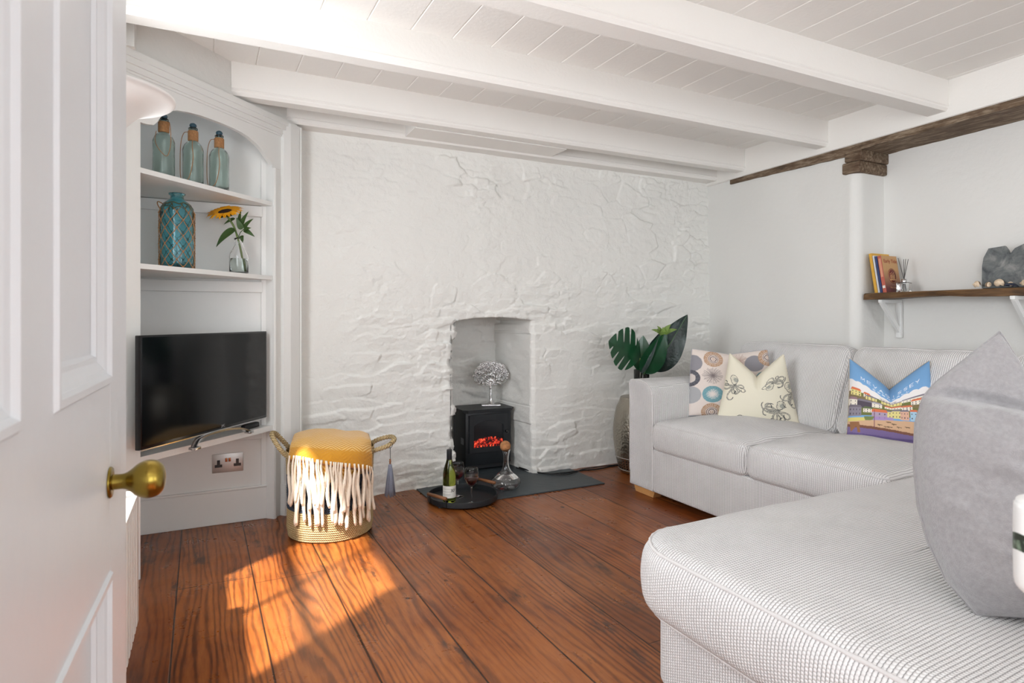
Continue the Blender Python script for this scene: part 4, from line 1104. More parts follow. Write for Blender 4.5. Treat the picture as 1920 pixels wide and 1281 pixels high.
# ================================================================== SOFA
def rrect(a, b, R, n=14, m_=16):
    R = max(.0005, min(R, a - .0005, b - .0005)); pts = []
    cs = [(a - R, b - R, 0), (-(a - R), b - R, 90), (-(a - R), -(b - R), 180), (a - R, -(b - R), 270)]
    for i, (cx, cy, a0) in enumerate(cs):
        for k in range(n + 1):
            t = math.radians(a0 + 90 * k / n); pts.append((cx + R * math.cos(t), cy + R * math.sin(t)))
        nx_, ny_, na = cs[(i + 1) % 4]; t = math.radians(a0 + 90); p = (cx + R * math.cos(t), cy + R * math.sin(t)); q = (nx_ + R * math.cos(math.radians(na)), ny_ + R * math.sin(math.radians(na)))
        for k in range(1, m_): pts.append((p[0] + (q[0] - p[0]) * k / m_, p[1] + (q[1] - p[1]) * k / m_))
    return pts
def cushion(a, b, z0, z1, R=.05, r=.03, crown=.03, bulge=.01, rb=None, crease=.004, seed=0, pw=.6, wr=0.0):
    rb = r if rb is None else rb; rings = []; mn = min(a, b) - .002
    for i in range(14): q = 1 - i / 13; rings.append((r + (mn - r) * q ** 1.0, z1, 1))
    for i in range(1, 7): t = i / 6 * PI / 2; rings.append((r - r * math.sin(t), z1 - r + r * math.cos(t), 1 - i / 6))
    zs0 = z1 - r; zs1 = z0 + rb
    for i in range(1, 9): rings.append((0, zs0 + (zs1 - zs0) * i / 8, 0))
    for i in range(1, 6): t = i / 5 * PI / 2; rings.append((rb - rb * math.cos(t), z0 + rb - rb * math.sin(t), 0))
    for i in range(1, 5): rings.append((rb + (mn - rb) * i / 4, z0, 0))
    v = []; n = None
    for ins, z, tp_ in rings:
        pts = rrect(a - ins, b - ins, max(.0, R - ins)); n = len(pts)
        for x, y in pts:
            fx_ = max(0, 1 - (x / a) ** 2); fy_ = max(0, 1 - (y / b) ** 2); c = (fx_ * fy_) ** pw * crown * tp_
            s = bulge * (1 - ((z - (z0 + z1) / 2) / ((z1 - z0) / 2)) ** 2) * (1 if ins < r * .9 else 0)
            L = math.hypot(x, y) + 1e-9
            w = wr * mnoise.noise(Vector((x * 7 + seed, y * 7, z * 9))) + wr * .6 * mnoise.noise(Vector((x * 16 + seed, y * 5, z * 5)))
            sx_ = s * (x / a) ** 5; sy_ = s * (y / b) ** 5
            v.append((x + sx_ + w * .3 * x / a, y + sy_ + w * .3 * y / b, z + c + w * (1 if tp_ > 0 else 0)))
    f = []; k_ = len(rings)
    for i in range(k_ - 1):
        for k in range(n): f.append((i * n + k, i * n + (k + 1) % n, (i + 1) * n + (k + 1) % n, (i + 1) * n + k))
    f += [tuple(range(n)), tuple((k_ - 1) * n + k for k in range(n))]
    def seam(ring): return [v[ring * n + k] for k in range(n)]
    return v, f, seam
sofa = thing('corner_sofa', 'large light grey textured corner sofa with chaise along the right wall', 'sofa', (2.9, 2.2, 0))
def put(name, v, f, M4, mat=None, parent=sofa, **k):
    vs = [tuple(M4 @ Vector(p)) for p in v]
    return obj(name, vs, f, mat or M['sofa'], parent, world=True, box=True, **k)
def pipe(name, pts, M4, parent, r=.0045):
    mb = MB(); mb.tube([tuple(M4 @ Vector(p)) for p in pts], [r * (.82 + .34 * (i % 2)) for i in range(len(pts))], 6, closed=True)
    o = mb.build(name, M['piping'], None)
    # bring into the frame of the part, whose origin is the sofa's
    a = Matrix.Translation(sofa.location).inverted()
    o.data.transform(a); o.parent = parent; return o
XF = 2.41
# seat cushions
for (y0, y1, sd) in ((2.203, 2.918, 1), (1.487, 2.197, 9)):
    a = (3.12 - XF + .015) / 2; b = (y1 - y0) / 2
    v, f, seam = cushion(a, b, .300, .466, .05, .030, .058, .012, seed=sd, wr=.006)
    T4 = Matrix.Translation((XF - .015 + a, (y0 + y1) / 2, 0)); c = put('seat_cushion', v, f, T4)
    pipe('piping', seam(16), T4, c); pipe('piping', seam(31), T4, c)
# chaise cushion
ch0, ch1, cy0, cy1 = 1.098, 3.12, .425, 1.478
a = (ch1 - ch0) / 2; b = (cy1 - cy0) / 2
v, f, seam = cushion(a, b, .262, .462, .19, .045, .032, .020, seed=20, wr=.003, pw=.5)
T4 = Matrix.Translation(((ch0 + ch1) / 2, (cy0 + cy1) / 2, 0)); c = put('chaise_cushion', v, f, T4)
pipe('piping', seam(16), T4, c, .0055); pipe('piping', seam(30), T4, c)
# bases
v, f, seam = cushion((3.50 - XF) / 2, (2.93 - 1.47) / 2, .045, .305, .02, .012, 0, 0)
put('base', v, f, Matrix.Translation(((3.50 + XF) / 2, (2.93 + 1.47) / 2, 0)))
v, f, seam = cushion((3.50 - 1.165) / 2, (1.435 - .27) / 2, .045, .268, .09, .012, 0, 0)
put('chaise_base', v, f, Matrix.Translation(((3.50 + 1.165) / 2, (1.435 + .27) / 2, 0)))
# arms
def arm(yi, yo, xa, xb, sgn):
    # profile from the outside round the top to the inside
    w = abs(yo - yi); P = []
    prof = [(0, .045), (0, .30), (.002, .55), (-.004, .672)] + [(.028 - .032 * math.cos(t), .684 + .030 * math.sin(t)) for t in np.linspace(0, PI / 2, 6)] + [(.07, .716), (w - .105, .712)]
    prof += [(w - .105 + .100 * math.sin(t), .612 + .100 * math.cos(t)) for t in np.linspace(.15, PI / 2, 10)] + [(w - .002, .50), (w, .30), (w, .045)]
    P2 = []
    for p, q in zip(prof, prof[1:]):
        k = max(1, int(math.dist(p, q) / .02))
        for i in range(k): P2.append((p[0] + (q[0] - p[0]) * i / k, p[1] + (q[1] - p[1]) * i / k))
    P2.append(prof[-1]); n = len(P2); v = []; cx, cz = w / 2, .36
    xs = [(xa + .012, .0), ] ; st_ = [(xa + .014, .30), (xa + .003, .80), (xa, .93), (xa + .003, .975), (xa + .014, 1.0)]
    st_ += [(x, 1.0) for x in np.linspace(xa + .04, xb, 30)]
    for x, k in st_:
        for (d, z) in P2:
            dd = cx + (d - cx) * (1 - (1 - k) * .9 if k > .5 else .3); z2 = cz + (z - cz) * (1 - (1 - k) * .35 if k > .5 else .3)
            ww = .004 * mnoise.noise(Vector((x * 5, d * 8, z * 6)))
            v.append((x, yo + sgn * (dd) + 0, max(.045, z2 + ww * (z > .1))))
    f = []; m_ = len(st_)
    for i in range(m_ - 1):
        for k in range(n - 1): f.append((i * n + k, i * n + k + 1, (i + 1) * n + k + 1, (i + 1) * n + k))
        f.append((i * n + n - 1, i * n, (i + 1) * n, (i + 1) * n + n - 1))
    f += [tuple(range(n)), tuple((m_ - 1) * n + k for k in range(n))]
    o = put('arm', v, f, Matrix.Identity(4))
    loop = [v[3 * n + k] for k in range(n)]
    mb = MB(); mb.tube(loop[4:], .0042, 6); p = mb.build('piping', M['piping']); p.data.transform(Matrix.Translation(sofa.location).inverted()); p.parent = o
    return o
arm(2.922, 3.150, XF, 3.48, -1)
arm(.422, .205, 1.34, 3.48, 1)
# back rail
v, f, seam = cushion(.10, (3.15 - .235) / 2, .30, .80, .03, .03, 0, 0); put('back_rail', v, f, Matrix.Translation((3.42, (3.15 + .235) / 2, 0)))
# back cushions
for (y0, y1, sd, dz) in ((2.205, 3.005, 3, .0), (1.472, 2.198, 14, .0), (.50, 1.465, 25, .0)):
    a = (y1 - y0) / 2; b = .262
    v, f, seam = cushion(a, b, -.10, .10, .075, .042, .045, .012, seed=sd, wr=.010, pw=.55)
    up = Vector((.36, 0, .933)).normalized(); X4 = Vector((0, -1, 0)); 
    T4 = frame(Vector((3.035, (y0 + y1) / 2, .472)) + up * b + Vector((.933, 0, -.36)) * .125, X4, up)
    c = put('back_cushion', v, f, T4); pipe('piping', seam(16), T4, c, .004); pipe('piping', seam(31), T4, c, .004)
# oak feet
for (fx_, fy_) in ((2.425, 2.93), (3.40, 2.93), (1.22, .36), (3.40, .36)):
    m = MB(); m.add([(fx_ + .012, fy_ + .02, 0), (fx_ + .07, fy_ + .02, 0), (fx_ + .07, fy_ + .19, 0), (fx_ + .012, fy_ + .19, 0), (fx_, fy_ - .01, .05), (fx_ + .085, fy_ - .01, .05), (fx_ + .085, fy_ + .195, .05), (fx_, fy_ + .195, .05)],
                    [(0, 1, 2, 3), (4, 5, 6, 7), (0, 1, 5, 4), (1, 2, 6, 5), (2, 3, 7, 6), (3, 0, 4, 7)])
    m.build('foot', M['oak'], sofa, smooth=False, world=True)

# ================================================================== PRINTED CUSHIONS
def lc(c): return np.array([lin(c[0]), lin(c[1]), lin(c[2])])
class Cv:
    def __init__(s, n, bg):
        s.n = n; a = np.linspace(0, 1, n); s.X, s.Y = np.meshgrid(a, a, indexing='ij'); s.c = np.ones((n, n, 3)) * lc(bg); s.aa = 1.2 / n
    def blend(s, m, col): s.c = s.c * (1 - m[..., None]) + lc(col) * m[..., None]
    def disc(s, x, y, r, col, k=1.0, asp=1.0):
        d = np.hypot((s.X - x) * asp, s.Y - y); s.blend(np.clip((r - d) / s.aa + .5, 0, 1) * k, col)
    def ring(s, x, y, r, w, col, k=1.0):
        d = np.abs(np.hypot(s.X - x, s.Y - y) - r); s.blend(np.clip((w / 2 - d) / s.aa + .5, 0, 1) * k, col)
    def line(s, pts, w, col, k=1.0):
        W = w if hasattr(w, '__len__') else [w] * len(pts)
        for (p, q, w0) in zip(pts, pts[1:], W):
            lo = np.array([min(p[0], q[0]) - .03, min(p[1], q[1]) - .03]); hi = np.array([max(p[0], q[0]) + .03, max(p[1], q[1]) + .03])
            i0, i1 = max(0, int(lo[0] * s.n)), min(s.n, int(hi[0] * s.n) + 2); j0, j1 = max(0, int(lo[1] * s.n)), min(s.n, int(hi[1] * s.n) + 2)
            if i1 <= i0 or j1 <= j0: continue
            X = s.X[i0:i1, j0:j1]; Y = s.Y[i0:i1, j0:j1]; dx, dy = q[0] - p[0], q[1] - p[1]; L = dx * dx + dy * dy + 1e-12
            t = np.clip(((X - p[0]) * dx + (Y - p[1]) * dy) / L, 0, 1); d = np.hypot(X - p[0] - t * dx, Y - p[1] - t * dy)
            m = np.clip((w0 / 2 - d) / s.aa + .5, 0, 1) * k; s.c[i0:i1, j0:j1] = s.c[i0:i1, j0:j1] * (1 - m[..., None]) + lc(col) * m[..., None]
    def poly(s, P, col, k=1.0):
        ins = np.zeros(s.X.shape, bool); n = len(P)
        for i in range(n):
            x0, y0 = P[i]; x1, y1 = P[(i + 1) % n]
            if y0 == y1: continue
            c = ((y0 > s.Y) != (y1 > s.Y)) & (s.X < (x1 - x0) * (s.Y - y0) / (y1 - y0) + x0); ins ^= c
        s.blend(ins.astype(float) * k, col)
    def rect(s, x0, x1, y0, y1, col): s.poly([(x0, y0), (x1, y0), (x1, y1), (x0, y1)], col)

def art_circles():
    c = Cv(260, (222, 210, 202)); rg = random.Random(2)
    def rays(x, y, r, col, n, r0=.0, w=.006, bg=None):
        if bg: c.disc(x, y, r, bg)
        for k in range(n):
            a = 2 * PI * k / n + rg.uniform(-.05, .05); rr = r * rg.uniform(.82, 1.02)
            c.line([(x + r0 * math.cos(a), y + r0 * math.sin(a)), (x + rr * math.cos(a), y + rr * math.sin(a))], w, col)
    T, G, K, B = (182, 146, 116), (142, 140, 146), (84, 84, 92), (110, 156, 166)
    cols = [(.02, .78, 'g'), (.02, .30, 'g2'), (.28, .87, 'ring'), (.28, .60, 'ray'), (.28, .31, 'teal'), (.27, .05, 'ring'), (.60, .85, 'rayt'), (.58, .58, 'g'), (.58, .25, 'dark'), (.0, .55, 'dark'), (.80, .80, 'g'), (.92, .55, 'teal'), (.86, .25, 'ray'), (.98, .88, 'ring')]
    for x, y, k in cols:
        r = .125
        if k == 'g': c.disc(x, y, r, G)
        elif k == 'g2': c.disc(x, y, r, (168, 168, 170))
        elif k == 'ring':
            c.disc(x, y, r, T); rays(x, y, r, (222, 210, 202), 30, r * .66, .004); c.disc(x, y, r * .58, (226, 214, 206)); c.ring(x, y, r * .48, .010, (130, 112, 104)); c.ring(x, y, r * .30, .012, (120, 104, 100)); c.ring(x, y, r * .12, .008, T)
        elif k == 'ray': rays(x, y, r * 1.08, (120, 110, 110), 44, 0, .0045)
        elif k == 'rayt': rays(x, y, r, (178, 150, 138), 40, .01, .005)
        elif k == 'teal': c.disc(x, y, r, B); rays(x, y, r * .62, (226, 218, 212), 34, 0, .006); rays(x, y, r * .95, (150, 184, 190), 26, r * .4, .003)
        elif k == 'dark': c.disc(x, y, r, K); rays(x, y, r, (130, 130, 136), 30, r * .6, .003); c.disc(x, y, r * .55, (206, 196, 190))
    return c
def octopus(c, x, y, s, rot, seed):
    rg = random.Random(seed); ink = (44, 52, 58); R = lambda px, py: (x + s * (px * math.cos(rot) - py * math.sin(rot)), y + s * (px * math.sin(rot) + py * math.cos(rot)))
    for k in range(9):       # mantle hatch
        q = k / 8; w = .16 * math.sin(PI * (.15 + .8 * q)) ** .6
        c.line([R(-w, .32 + .34 * q), R(-w * .3, .30 + .36 * q), R(w, .33 + .34 * q)], .004, ink, .35 + .4 * (k % 2))
    out = [R(.17 * math.cos(a) * (1 - .25 * (math.sin(a) < 0)), .50 + .22 * math.sin(a)) for a in np.linspace(0, 2 * PI, 24)]
    c.line(out, .007, ink); c.disc(*R(.07, .52), .10 * s, (110, 118, 118), .6); c.disc(*R(.05, .25), .07 * s, ink, .6); c.disc(*R(-.02, .2), .05 * s, ink, .5)
    for k in range(8):
        a = -PI / 2 + (k - 3.5) * .50; L = rg.uniform(.55, .95); cu = rg.choice([-1, 1]) * rg.uniform(3.2, 5.2); p = (0.0 + .03 * (k - 3.5), .22); pts = [R(*p)]; n = 22
        for i in range(n):
            q = i / n; a2 = a + cu * q * q + .5 * math.sin(q * 5 + k); p = (p[0] + math.cos(a2) * L / n, p[1] + math.sin(a2) * L / n); pts.append(R(*p))
        wd = [s * (.045 * (1 - i / n) + .010) for i in range(n + 1)]
        c.line(pts, [w + .006 for w in wd], ink, .95); c.line(pts[:-3], [max(.0, w - .004) for w in wd], (206, 200, 184), .9)
        c.line(pts[:9], .003, ink, .6)
def art_octopus():
    c = Cv(300, (226, 220, 200))
    octopus(c, .15, .46, .36, .12, 3); octopus(c, .80, .72, .34, 2.4, 8); octopus(c, .70, .10, .34, -1.1 + .5, 5); octopus(c, 1.00, .34, .36, .2, 12); octopus(c, .40, -.12, .3, 1.3, 14)
    return c
def art_harbour():
    c = Cv(300, (120, 168, 214)); rg = random.Random(4)
    sky = np.clip((c.Y - .7) / .3, 0, 1); c.c = c.c * (1 - sky[..., None] * .18)
    for x, y, r in ((.03, .66, .09), (.12, .685, .07), (.20, .67, .08), (.30, .63, .10), (.42, .60, .1), (.55, .64, .08), (.66, .665, .07), (.77, .655, .08), (.88, .63, .09), (.97, .59, .09)): c.disc(x, y, r, (236, 232, 230))
    # lettering on the sky
    def glyph(ch, x, y, h, w_):
        G = {'M': [(0, 0), (0, 1), (.5, .4), (1, 1), (1, 0)], 'E': [(1, 0), (0, 0), (0, 1), (1, 1), (0, 1), (0, .5), (.8, .5)], 'V': [(0, 1), (.5, 0), (1, 1)], 'A': [(0, 0), (.5, 1), (1, 0), (.8, .4), (.2, .4)],
             'G': [(1, .8), (.6, 1), (.1, .8), (0, .4), (.4, 0), (1, .15), (1, .5), (.6, .5)], 'I': [(.5, 0), (.5, 1)], 'S': [(1, .85), (.5, 1), (.05, .75), (.9, .3), (.5, 0), (0, .15)], 'Y': [(0, 1), (.5, .5), (1, 1), (.5, .5), (.5, 0)],
             'C': [(1, .85), (.5, 1), (0, .5), (.5, 0), (1, .15)], 'O': [(.5, 0), (0, .5), (.5, 1), (1, .5), (.5, 0)], 'R': [(0, 0), (0, 1), (.9, .8), (0, .5), (.9, 0)], 'N': [(0, 0), (0, 1), (1, 0), (1, 1)], 'W': [(0, 1), (.25, 0), (.5, .7), (.75, 0), (1, 1)], 'L': [(0, 1), (0, 0), (.9, 0)]}
        c.line([(x + a * w_, y + b * h) for a, b in G[ch]], .007, (238, 240, 242), .9)
    for i, ch in enumerate('MEVAGISSEY'): glyph(ch, .14 + .074 * i, .800, .045, .042)
    for i, ch in enumerate('CORNWALL'): glyph(ch, .28 + .058 * i, .745, .026, .030)
    c.poly([(0, .60), (.25, .62), (.5, .585), (.8, .60), (1, .55), (1, .30), (0, .30)], (112, 118, 66))
    c.poly([(0, .60), (.2, .56), (.4, .54), (.7, .50), (1, .46), (1, .42), (0, .50)], (128, 112, 78))
    W_, Yl, Pk, Bl, Pu, Or, Sl, Dk = (236, 228, 212), (226, 214, 140), (222, 176, 152), (168, 202, 222), (170, 140, 196), (216, 118, 78), (128, 122, 134), (84, 76, 88)
    def house(x, y, w, h, col, roof, wins=2, rh=.03, lv=2):
        c.rect(x, x + w, y, y + h, col); c.poly([(x - .006, y + h), (x + w + .006, y + h), (x + w - .012, y + h + rh), (x + .012, y + h + rh)], roof)
        for i in range(wins):
            for j in range(lv):
                wx = x + w * (i + .5) / wins; wy = y + h * (j + .45) / lv; c.rect(wx - .005, wx + .005, wy - .009, wy + .010, Dk)
    for a in ((.02, .555, .12, .07, Yl, Or, 3), (.17, .565, .08, .05, W_, Or, 2), (.20, .535, .13, .05, Yl, Sl, 3), (.36, .60, .10, .035, W_, (200, 196, 196), 3, .015, 1), (.46, .60, .10, .035, W_, Sl, 3, .015, 1), (.38, .52, .12, .065, Yl, Sl, 3), (.50, .515, .12, .07, Yl, (150, 140, 160), 3), (.62, .555, .30, .05, W_, Sl, 7, .02, 1), (.73, .49, .16, .06, W_, Or, 4), (.91, .475, .09, .06, (180, 178, 190), Dk, 2)): house(*a)
    for a in ((.0, .42, .10, .08, W_, (150, 120, 130), 2), (.10, .40, .17, .09, Dk, Sl, 4), (.27, .42, .12, .07, W_, (170, 166, 176), 2), (.42, .43, .2, .035, W_, Or, 6, .03, 1), (.62, .40, .12, .06, W_, Or, 3), (.0, .29, .15, .11, (140, 134, 146), (120, 112, 122), 4), (.17, .335, .10, .055, W_, (96, 110, 74), 3), (.38, .27, .12, .10, Yl, Sl, 3), (.50, .27, .11, .12, Yl, Sl, 3), (.60, .26, .10, .12, Pk, Sl, 3), (.71, .26, .09, .12, Bl, Or, 2), (.79, .26, .08, .11, (178, 150, 140), (128, 112, 118), 2), (.90, .24, .10, .12, (196, 160, 130), Or, 2, .04), (.27, .25, .18, .10, (176, 158, 180), Or, 3, .045)): house(*a)
    c.poly([(.30, .285), (.52, .285), (.52, .24), (.30, .24)], Pu, .8)
    c.poly([(0, .27), (.24, .27), (.20, .20), (0, .19)], (220, 206, 120)); c.poly([(.18, .285), (.30, .285), (.28, .23), (.2, .23)], (120, 134, 80))
    c.poly([(0, .225), (.2, .235), (.45, .245), (.8, .25), (1, .24), (1, .11), (.7, .12), (.4, .15), (0, .19)], (212, 174, 140))
    for k in range(11):
        x, y = rg.uniform(.3, .95), rg.uniform(.165, .23); c.line([(x, y), (x + .05, y - .006)], .008, (96, 76, 56)); c.line([(x + .01, y), (x + .02, y - .014)], .005, (96, 76, 56))
    c.poly([(0, .195), (.3, .165), (.7, .120), (1, .115), (1, .085), (.7, .09), (.3, .13), (0, .16)], (126, 84, 66)); c.poly([(0, .165), (.3, .135), (.7, .092), (1, .09), (1, 0), (0, 0)], (122, 104, 150))
    c.poly([(0, .10), (.5, .05), (1, .05), (1, .03), (.5, .03), (0, .06)], (100, 84, 132)); c.poly([(.02, .22), (.13, .22), (.15, .10), (.12, .10), (.1, .17), (.04, .10)], (150, 104, 70)); c.line([(.30, .38), (.305, .16)], .006, (120, 60, 90))
    return c
def scatter(name, label, art, bottom, xdir, lean, w, h, taper, chop, thick, back, n=230, group=None, seed=1, pinch=.03, cat='cushion', mat=None, wr=.004, fat=False):
    O = Vector(bottom); X = Vector((xdir[0], xdir[1], 0)).normalized(); N = X.cross(Vector((0, 0, 1))).normalized()   # N towards the viewer
    if N.dot(-O.xy.to_3d()) < 0: N = -N
    up = (Vector((0, 0, 1)) * math.cos(lean) - N * math.sin(lean)).normalized(); Nf = X.cross(up)
    if Nf.dot(N) < 0: Nf = -Nf
    g = np.linspace(-1, 1, n); U, V = np.meshgrid(g, g, indexing='ij')
    us = np.sign(U) * (1 - (1 - np.abs(U)) ** 1.0)
    tp_ = 1 - taper * (V + 1) / 2
    x = w / 2 * U * tp_ * (1 - pinch * (1 - V ** 2) * 1.0)
    if fat:
        sc_ = np.interp(V, [-1, -.8, -.55, -.3, 0, .3, .5, .6, .8, 1], [.64, .84, .95, 1, 1, .96, .88, .78, .50, .22]); x = w / 2 * U * sc_
    bulk = np.clip((1 - U ** 2) * (1 - V ** 2), 0, 1)
    y = h / 2 * (V + 1) - chop * h * np.clip(1 - np.abs(U), 0, 1) ** 1.05 * sst(-.55, 1.0, V) * (1.0) - .0 * bulk + h * .018 * (1 - U ** 2) * (1 - V) / 2
    z = thick / 2 * bulk ** .42 * (1 + .25 * sst(0, 1, V) * np.exp(-(U / .5) ** 2))
    nz = (fbm(U * 2 + seed, V * 2, 3, seed) - .5)
    z = z + wr * 2 * nz * bulk ** .5 - chop * .055 * np.exp(-(U / .10) ** 2) * sst(.1, .9, V)
    if fat:
        ln = V - (.52 + .22 * (U + .95)); z = z - .085 * np.exp(-(ln / .06) ** 2) * bulk ** .3 - .060 * sst(0, .12, ln) * bulk ** .3
        z = z + .075 * (fbm(U * 1.6 + 4, V * 3.5 + U * 1.2, 3, 77) - .5) * bulk ** .4
    zb = -thick / 2 * bulk ** .42
    P = O[None] if False else None
    def tow(x, y, z): return (np.array(O)[None] + x.ravel()[:, None] * np.array(X) + y.ravel()[:, None] * np.array(up) + (z.ravel()[:, None] + thick * .0) * np.array(Nf))
    front = tow(x, y, z); bk2 = tow(x, y, zb)
    v = np.concatenate([front, bk2]); f = gridfaces(n, n) + [tuple(reversed(q)) for q in gridfaces(n, n, n * n)]
    t = thing(name, label, cat, tuple(O), 0, group)
    if art is not None:
        c = art(); ii = np.clip(((U + 1) / 2 * (c.n - 1)), 0, c.n - 1); jj = np.clip(((V + 1) / 2 * (c.n - 1)), 0, c.n - 1); i0 = np.floor(ii).astype(int); j0 = np.floor(jj).astype(int); col = c.c[i0, j0].reshape(-1, 3)
        cb = np.ones((n * n, 3)) * lc(back)
        obj('front_panel', front, gridfaces(n, n), M['print'], t, world=True, col=col)
        obj('back_panel', bk2, gridfaces(n, n), M['print'], t, world=True, col=cb)
    else:
        obj('cover', v, f, mat, t, world=True)
    # edge piping
    e = [i * n for i in range(n)] + [(n - 1) * n + j for j in range(n)] + [i * n + n - 1 for i in range(n - 1, -1, -1)] + [j for j in range(n - 1, -1, -1)]
    pts = [tuple(v[a]) for a in e[::6]]
    mb = MB(); mb.tube(pts, 0.0022 if art is not None else .002, 6, closed=True)
    o = obj('seam', mb.v, mb.f, mat if mat is not None else plain('seam_' + name, S(*back), .9), t, world=True)
    return t
scatter('scatter_cushion', 'square beige cushion printed with grey, brown and teal circles against the sofa arm', art_circles, (2.885, 2.760, .488), (.76, -.65), .20, .50, .425, .10, .08, .13, (168, 170, 178), seed=3, pinch=-.02)
scatter('scatter_cushion', 'cream cushion printed with dark octopuses in front of the patterned circle cushion', art_octopus, (2.890, 2.560, .487), (.72, -.69), .16, .455, .405, .34, .34, .15, (222, 214, 190), seed=6)
scatter('scatter_cushion', 'blue cushion printed with a colourful harbour village and lettering on the middle seat', art_harbour, (2.985, 1.835, .482), (.60, -.80), .27, .385, .425, .10, .36, .14, (186, 170, 146), seed=9)
scatter('large_cushion', 'large plain grey velour cushion standing on the chaise at the right', None, (1.540, .590, .482), (.72, -.69), .27, .49, .610, 0, .22, .28, (166, 161, 162), n=150, seed=12, mat=M['velour'], wr=.03, fat=True)

# ================================================================== METAL STOOL + PLANT
x, y = fpos(1203, 4.36)
st_ = thing('drum_stool', 'silver hammered metal drum stool between the sofa arm and stone wall', 'stool', (x, y, 0))
pr = smoothp([(.120, 0), (.150, .008), (.168, .05), (.186, .13), (.201, .25), (.199, .35), (.183, .45), (.160, .505), (.150, .535), (.143, .540)], 8) + [(.0001, .542)]
m = MB(); m.lathe(pr, 72); m.build('drum', M['hammered'], st_)
m = MB(); 
for z, r in ((.118, .1855), (.030, .164)): m.tube([((r) * math.cos(a), (r) * math.sin(a), z) for a in np.linspace(0, 2 * PI, 60, endpoint=False)], .0035, 6, closed=True)
m.build('rim_bands', M['chrome'], st_)
m = MB()
for z in (.045, .063, .081, .099):
    r = .1675 + (z - .05) * .24
    for k in range(44):
        a = 2 * PI * k / 44; c = Vector((r * math.cos(a), r * math.sin(a), z)); tdir = Vector((-math.sin(a), math.cos(a), 0)); nd = Vector((math.cos(a), math.sin(a), 0)); m.add([c + tdir * s1 * .007 + Vector((0, 0, s2 * .006)) + nd * .0016 for s1, s2 in ((-1, -1), (1, -1), (1, 1), (-1, 1))], [(0, 1, 2, 3)])
m.build('pierced_holes', M['blackgloss'], st_, smooth=False)
vz = .5425
va = thing('glass_vase', 'clear glass cylinder vase standing on the silver drum stool', 'vase', (x, y, vz))
MB().lathe([(.0001, 0), (.050, 0), (.054, .004), (.056, .19), (.0535, .19), (.0515, .010), (.0001, .009)], 40).build('glass_body', M['glass'], va)
VC = Vector((x, y, vz)); pl_ = thing('leaf_arrangement', 'glossy dark green monstera and other large leaves arranged in the glass vase', 'plant', (x, y, vz + .012))
dF = -bk; upv = Vector((0, 0, 1))
def Q(u, v, df=0.0): p = at(u, v, 4.36 + df); return p
m = MB(); leafmesh(m, Q(1200, 672, -.02), Q(1141, 640, -.13), .32, dF + Vector((-.3, 0, .5)), .04, .12, split=5, rows=90, cols=6, shape=.62); mo = m.build('monstera_leaf', M['leafdark'], pl_, world=True)
m = MB(); leafmesh(m, Q(1204, 700, .02), Q(1206, 629, -.02), .15, dF + rt * -.4, .06, -.12, rows=30, shape=.75); m.build('round_leaf', M['leafdark'], pl_, world=True)
m = MB(); leafmesh(m, Q(1222, 694, .05), Q(1289, 590, .0), .235, dF + upv * .2, .06, .18, rows=50, cols=7, shape=.62, wob=.004); m.build('dark_leaf', M['leafblue'], pl_, world=True)
m = MB(); m.tube([tuple(Q(1222, 694, .03)), tuple(Q(1256, 645, -.02)), tuple(Q(1288, 592, -.02))], [.003, .002, .001], 6); m.build('leaf_midrib', M['leafvein'], pl_, world=True)
m = MB(); leafmesh(m, Q(1207, 700, -.05), Q(1250, 618, -.09), .17, dF + rt * .2, .05, .22, rows=40, cols=6, shape=.6, wob=.002); m.build('green_leaf', M['leafdark'], pl_, world=True)
m = MB(); m.tube([tuple(Q(1207, 702, -.055)), tuple(Q(1226, 662, -.075)), tuple(Q(1246, 625, -.10))], [.0035, .0025, .001], 6); m.build('leaf_midrib', M['leafvein'], pl_, world=True)
m = MB(); leafmesh(m, Q(1202, 700, -.06), Q(1236, 628, -.10), .06, dF - rt * .4, .05, .3, rows=30, cols=5, shape=.6); m.build('dark_leaf', M['leafblue'], pl_, world=True)
m = MB()
for b_, t_ in (((1240, 628), (1221, 618)), ((1238, 626), (1232, 611)), ((1242, 628), (1243, 613)), ((1246, 624), (1258, 608)), ((1246, 626), (1270, 618)), ((1244, 622), (1262, 622)), ((1240, 622), (1228, 622))): leafmesh(m, Q(b_[0], b_[1], -.11), Q(t_[0], t_[1], -.14), .045, dF + upv, .10, .2, rows=10, cols=3)
m.build('pale_sprig', M['leafpale'], pl_, world=True)
m = MB()
for u_, r_ in ((1200, -.012), (1204, .0), (1209, .014), (1222, .03), (1207, .008)):
    top_ = Q(u_, 690, 0.0); m.tube([tuple(VC + rt * r_ + Vector((0, 0, .015))), tuple((VC + rt * r_ * .5 + Vector((0, 0, .10)))), tuple(top_)], .004, 7)
m.tube([tuple(Q(1202, 690, 0)), tuple(Q(1200, 672, -.03))], .004, 6)
m.build('stems', M['stem'], pl_, world=True)

